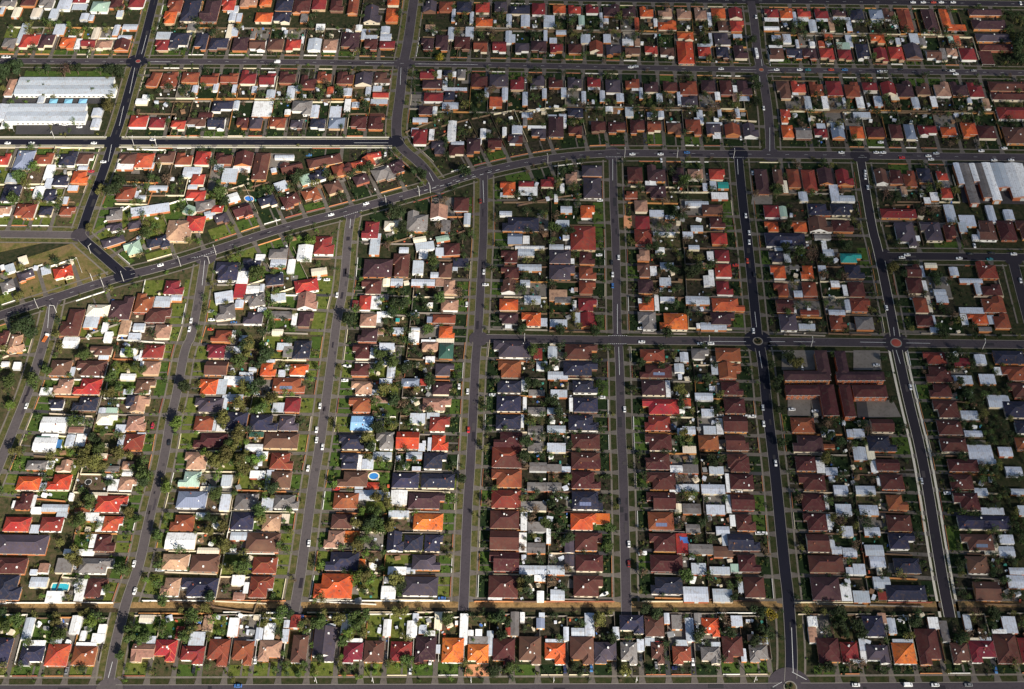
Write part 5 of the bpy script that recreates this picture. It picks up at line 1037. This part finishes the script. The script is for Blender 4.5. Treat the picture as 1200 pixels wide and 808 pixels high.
# ------------------------------------------------------------------ pools, trampolines and shade cloths
WATER = weathered('pool_water', (.03,.42,.48), amt=.15, rough=.1, spec=.5); WATER2 = weathered('pool_water_blue', (.03,.22,.55), amt=.15, rough=.1, spec=.5)
def pool(x, y, w, d, lab, mat, rounded, rz=0):
    gx, gy = ground(x, y); o = thing('swimming_pool', lab, 'pool', (gx, gy, .3), rz); m, c = MB(), MB(); n = 24
    def P(k, s):
        a = 6.283*k/n; X, Y = math.cos(a), math.sin(a)
        if not rounded: q = max(abs(X), abs(Y)); q = q**.8; X, Y = X/q, Y/q; X, Y = max(-1, min(1, X)), max(-1, min(1, Y))
        return X*(w/2+s), Y*(d/2+s)
    for k in range(n):
        m.quad([(0,0,0),(*P(k,0),0),(*P(k+1,0),0)]); c.quad([(*P(k,0),.12),(*P(k,.7),.12),(*P(k+1,.7),.12),(*P(k+1,0),.12)]); c.quad([(*P(k,0),-.05),(*P(k+1,0),-.05),(*P(k+1,0),.12),(*P(k,0),.12)]); c.quad([(*P(k,.7),-.3),(*P(k+1,.7),-.3),(*P(k+1,.7),.12),(*P(k,.7),.12)])
    link('water', m.mesh('water', [mat]), o); link('coping', c.mesh('coping', [WALLM[2]]), o)
pool(70.8, 688.5, 10.5, 4.8, 'turquoise rectangular swimming pool above the dirt lane near the shady street', WATER, False)
pool(292, 233.5, 7.4, 5.0, 'blue oval swimming pool among houses above the bending road', WATER2, True, -.5)
pool(438, 558.5, 6.2, 5.0, 'small round blue pool behind a brown house on the car-lined street', WATER2, True)
pool(270.5, 344.5, 4.2, 4.2, 'small round blue pool on paving below the bending road', WATER2, True)
def trampoline(x, y, r, lab):
    gx, gy = ground(x, y, .9); o = thing('trampoline', lab, 'trampoline', (gx, gy, 0)); m = MB(); disc(m, 0, 0, r*.86, .86, 0); link('jumping_mat', m.mesh('jumping_mat', [RUB]), o)
    m = MB(); disc(m, 0, 0, r, .9, 0, 28, r*.84); link('ring', m.mesh('ring', [POLE]), o)
    for k in range(4):
        a = k*1.571+.6; m = MB(); m.bar((r*.93*math.cos(a), r*.93*math.sin(a), 0), (r*.93*math.cos(a), r*.93*math.sin(a), .88), .08, .08); link('leg', m.mesh('leg', [POLE]), o)
trampoline(103.5, 565, 2.3, 'round trampoline with pale ring on the lawn near the shady street'); trampoline(233, 727.5, 2.1, 'dark round trampoline in a yard below the dirt lane'); trampoline(798, 627, 2.0, 'round trampoline beside the red patio roof near the dash-marked street')
def sail(x, y, w, d, lab, mat):
    gx, gy = ground(x, y, 2.6); o = thing('shade_sail', lab, 'shade sail', (gx, gy, 0)); m = MB(); C = [(-w/2,-d/2,2.4),(w/2,-d/2,3.2),(w/2*.8,d/2,2.5),(-w/2*.9,d/2,3.3)]
    n = 6
    def S(u, v):
        a = [C[0][k]*(1-u)*(1-v)+C[1][k]*u*(1-v)+C[2][k]*u*v+C[3][k]*(1-u)*v for k in range(3)]
        q = 1 - .14*(1-(2*u-1)**2)*(abs(2*v-1)) ; r = 1 - .14*(1-(2*v-1)**2)*(abs(2*u-1)); return (a[0]*r, a[1]*q, a[2])
    for i in range(n):
        for j in range(n): m.quad([S(i/n,j/n), S((i+1)/n,j/n), S((i+1)/n,(j+1)/n), S(i/n,(j+1)/n)])
    link('cloth', m.mesh('cloth', [mat]), o)
    for c in C: m = MB(); m.bar((c[0],c[1],0),(c[0],c[1],c[2]+.1),.12,.12); link('post', m.mesh('post', [POLE]), o)
sail(8.5, 147.5, 12, 9, 'large white shade sail by the school near the white-edged road', WHITE); sail(765, 214.5, 6, 7, 'white shade sail between two slate-roofed houses below the bending road', WHITE)
sail(69, 520.5, 4.6, 7.5, 'bright blue shade cloth beside a white roof on the corner street', CM[3]); sail(801.5, 633.5, 6, 5, 'blue shade cloth beside the red patio roof', CM[3])
for k, x in enumerate((62.5, 80, 97)):
    gx, gy = ground(x, 119, 2.6); o = thing('shade_umbrella', f'light-blue square shade umbrella in the school court, {["beside the linking corridor","between the two others","at the open end"][k]}', 'umbrella', (gx, gy, 0), 0, 'shade umbrellas in the school court')
    m = MB(); w = 3.3
    for a, b in (((-w,-w),(w,-w)),((w,-w),(w,w)),((w,w),(-w,w)),((-w,w),(-w,-w))): m.quad([(*a,2.5),(*b,2.5),(0,0,3.5)])
    link('canopy', m.mesh('canopy', [weathered('light_blue_canvas', (.2,.48,.62), amt=.1)]), o); m = MB(); m.bar((0,0,0),(0,0,3.4),.14,.14); link('pole', m.mesh('pole', [POLE]), o)
# ------------------------------------------------------------------ the big buildings: flats round courts, works sheds, school
def big(name, label, cat, boxes, eave, col, pitch, wall, gable=False, wins=True, group=None):
    """boxes in survey pixels at eaves height, hip-roofed wings of one building; every window along the walls is a part"""
    q = [(*ground((b[0]+b[2])/2, (b[1]+b[3])/2, eave), (b[2]-b[0])/scale((b[1]+b[3])/2)/2, (b[3]-b[1])/(scale((b[1]+b[3])/2)*squash((b[1]+b[3])/2))/2) for b in boxes]
    ox, oy = q[0][0], q[0][1]; o = thing(name, label, cat, (ox, oy, 0), 0, group)
    rm, wm = MB(), MB()
    for i, (x, y, w, d) in enumerate(q):
        x -= ox; y -= oy
        hip(rm, x-w, y-d, x+w, y+d, eave - .006*i, pitch, 0, gable, None, 1); wm.box(x-w+.5+.01*i, y-d+.5+.01*i, -.05, x+w-.5-.01*i, y+d-.5-.01*i, eave-.05-.01*i)
        if wins:
            n = max(1, int(w*2/4))
            for k in range(n):
                for fl in range(2 if eave > 5 else 1): link('window', window_mesh(2.1, 1.3), o, (x-w+.5+(2*w-1)*(k+.5)/n, y-d+.5, .95+2.8*fl), 0)
    link('wall', wm.mesh('wall', [wall]), o); link('roof', rm.mesh('roof', [roof_mat(col), FASCIA[0], wall]), o)
    return o
c1 = lambda x0,y0,x1,y1: (800+x0/6, 406+y0/6, 800+x1/6, 406+y1/6)
big('apartment_block', 'maroon-roofed flats forming an L above the car court by the black street', 'flats', [c1(715,172,1038,240), c1(940,28,1028,200)], 5.6, 'n', .36, WALLM[1], group='flats round the paved courts')
big('apartment_block', 'maroon-roofed flats forming an L above the court by the pale-path street', 'flats', [c1(1082,178,1418,240), c1(1082,32,1158,200)], 5.6, 'n', .36, WALLM[1], group='flats round the paved courts')
big('apartment_block', 'brownish-roofed flats forming an L beside the dark lower car court', 'flats', [c1(725,272,970,345), c1(972,268,1082,486)], 5.6, 'm', .36, WALLM[1], group='flats round the paved courts')
big('apartment_block', 'brownish-roofed flats forming an L beside the pale lower court', 'flats', [c1(1200,272,1436,358), c1(1120,270,1200,494)], 5.6, 'm', .36, WALLM[1], group='flats round the paved courts')
w1 = lambda x0,y0,x1,y1: (1000+x0/6, 138+y0/6, 1000+x1/6, 138+y1/6)
for k, (bx, col, lab) in enumerate([(w1(722,318,765,465),'s','short silver works shed at the row end nearest the houses'),(w1(782,320,848,600),'g','long grey works shed, second in the row'),(w1(830,322,880,448),'w','short white works shed with a red load behind it'),(w1(880,322,945,560),'g','grey works shed beside the narrow white one'),(w1(940,316,1005,580),'w','narrow bright-white works shed in the row'),(w1(985,320,1095,490),'s','wide silver works shed beside the narrow white one'),(w1(1085,322,1230,560),'w','widest white works shed at the frame edge')]):
    o = big('works_shed', lab + ' below the bending road', 'works shed', [bx], 4.6, col, .16, SHEDW[0], True, False, 'works sheds by the bending road')
    b = o.children[0]
    m = MB(); m.box(-1.8, -.05, 0, 1.8, .05, 3.2); link('roller_door', m.mesh('roller_door', [ROLLER]), o, (0, -(bx[3]-bx[1])/(scale((bx[1]+bx[3])/2)*squash((bx[1]+bx[3])/2))/2 + .45, 0))
g1 = lambda x0,y0,x1,y1: (x0/5.855, y0/5.855, x1/5.855, y1/5.855)
big('school_building', 'long pale-roofed school building below the upper road', 'school', [g1(105,583,795,648), g1(130,530,780,582)], 4.4, 's', .1, WALLM[3], True, True, 'school buildings')
big('school_building', 'long pale-roofed school building next to the white-edged road', 'school', [g1(40,765,590,835), g1(60,712,590,764)], 4.4, 's', .1, WALLM[3], True, True, 'school buildings')
big('school_corridor', 'narrow silver covered corridor linking the two school buildings', 'corridor', [g1(262,650,305,708)], 3.2, 's', .12, WALLM[3], True, False)
big('school_building', 'smaller silver school building at the frame edge', 'school', [g1(-60,716,56,820)], 4.2, 's', .1, WALLM[3], True, True, 'school buildings')
# ------------------------------------------------------------------ light and camera
sun = bpy.data.lights.new('sun', 'SUN'); sun.energy = 4.2; sun.angle = math.radians(.6); sun.color = (1, .93, .82)
EL, AZ = math.radians(31), math.radians(146)
S = Vector((math.cos(EL)*math.sin(AZ), math.cos(EL)*math.cos(AZ), math.sin(EL)))
so = bpy.data.objects.new('sun', sun); so.rotation_euler = S.to_track_quat('Z', 'Y').to_euler(); so.location = (0, 0, 900); COL.objects.link(so)
wd = bpy.data.worlds.new('World'); SC.world = wd; wd.use_nodes = True
nt = wd.node_tree; sk = nt.nodes.new('ShaderNodeTexSky'); sk.sky_type = 'NISHITA'; sk.sun_disc = False; sk.sun_elevation = EL; sk.sun_rotation = AZ; sk.altitude = 100
bg = nt.nodes['Background']; bg.inputs['Strength'].default_value = .05; nt.links.new(sk.outputs['Color'], bg.inputs['Color'])
# thin unseen clouds added behind the view to dim the far and right-hand blocks
cv = bpy.data.materials.new('shade_cloud_vapour'); cv.use_nodes = True; cn = cv.node_tree; cn.nodes.clear()
pv = cn.nodes.new('ShaderNodeVolumePrincipled'); pv.inputs['Density'].default_value = .0016; pv.inputs['Color'].default_value = (.95, .95, .95, 1); pv.inputs['Anisotropy'].default_value = .6
mo = cn.nodes.new('ShaderNodeOutputMaterial'); cn.links.new(pv.outputs['Volume'], mo.inputs['Volume'])
from mathutils import noise
def shade_cloud(gx, gy, rx, ry, rz, alt, seed):
    m = MB(); nu, nv = 48, 24
    for j in range(nv + 1):
        for i in range(nu):
            a, b = 2*math.pi*i/nu, math.pi*j/nv
            d = Vector((math.sin(b)*math.cos(a), math.sin(b)*math.sin(a), math.cos(b))); k = 1 + .28*noise.noise(d*1.6 + Vector((seed, 0, 0))) + .12*noise.noise(d*4 + Vector((0, seed, 0)))
            m.v.append((d.x*rx*k, d.y*ry*k, d.z*rz*k*(1 if d.z > 0 else .6)))
    for j in range(nv):
        for i in range(nu): m.f.append((j*nu+i, (j+1)*nu+i, (j+1)*nu+(i+1)%nu, j*nu+(i+1)%nu)); m.m.append(0)
    o = structure('shade_cloud', m, [cv]); o.location = (gx + S.x/S.z*alt, gy + S.y/S.z*alt, alt)
shade_cloud(300, 760, 430, 430, 190, 1700, 1.3)
shade_cloud(-60, 1000, 480, 260, 45, 2300, 4.7)
shade_cloud(420, 480, 260, 330, 150, 2900, 8.1)
cam = bpy.data.cameras.new('camera'); co = bpy.data.objects.new('camera', cam); COL.objects.link(co)
co.location = (0, 0, CAMH); co.rotation_euler = (math.pi/2 - PITCH, 0, 0)
cam.sensor_width = 36; cam.lens = 36 * FPX / 1200; cam.clip_start = 10; cam.clip_end = 30000
SC.camera = co
vs = SC.view_settings; vs.view_transform = 'Standard'; vs.look = 'None'; vs.exposure = .88; vs.gamma = 1; vs.use_curve_mapping = False
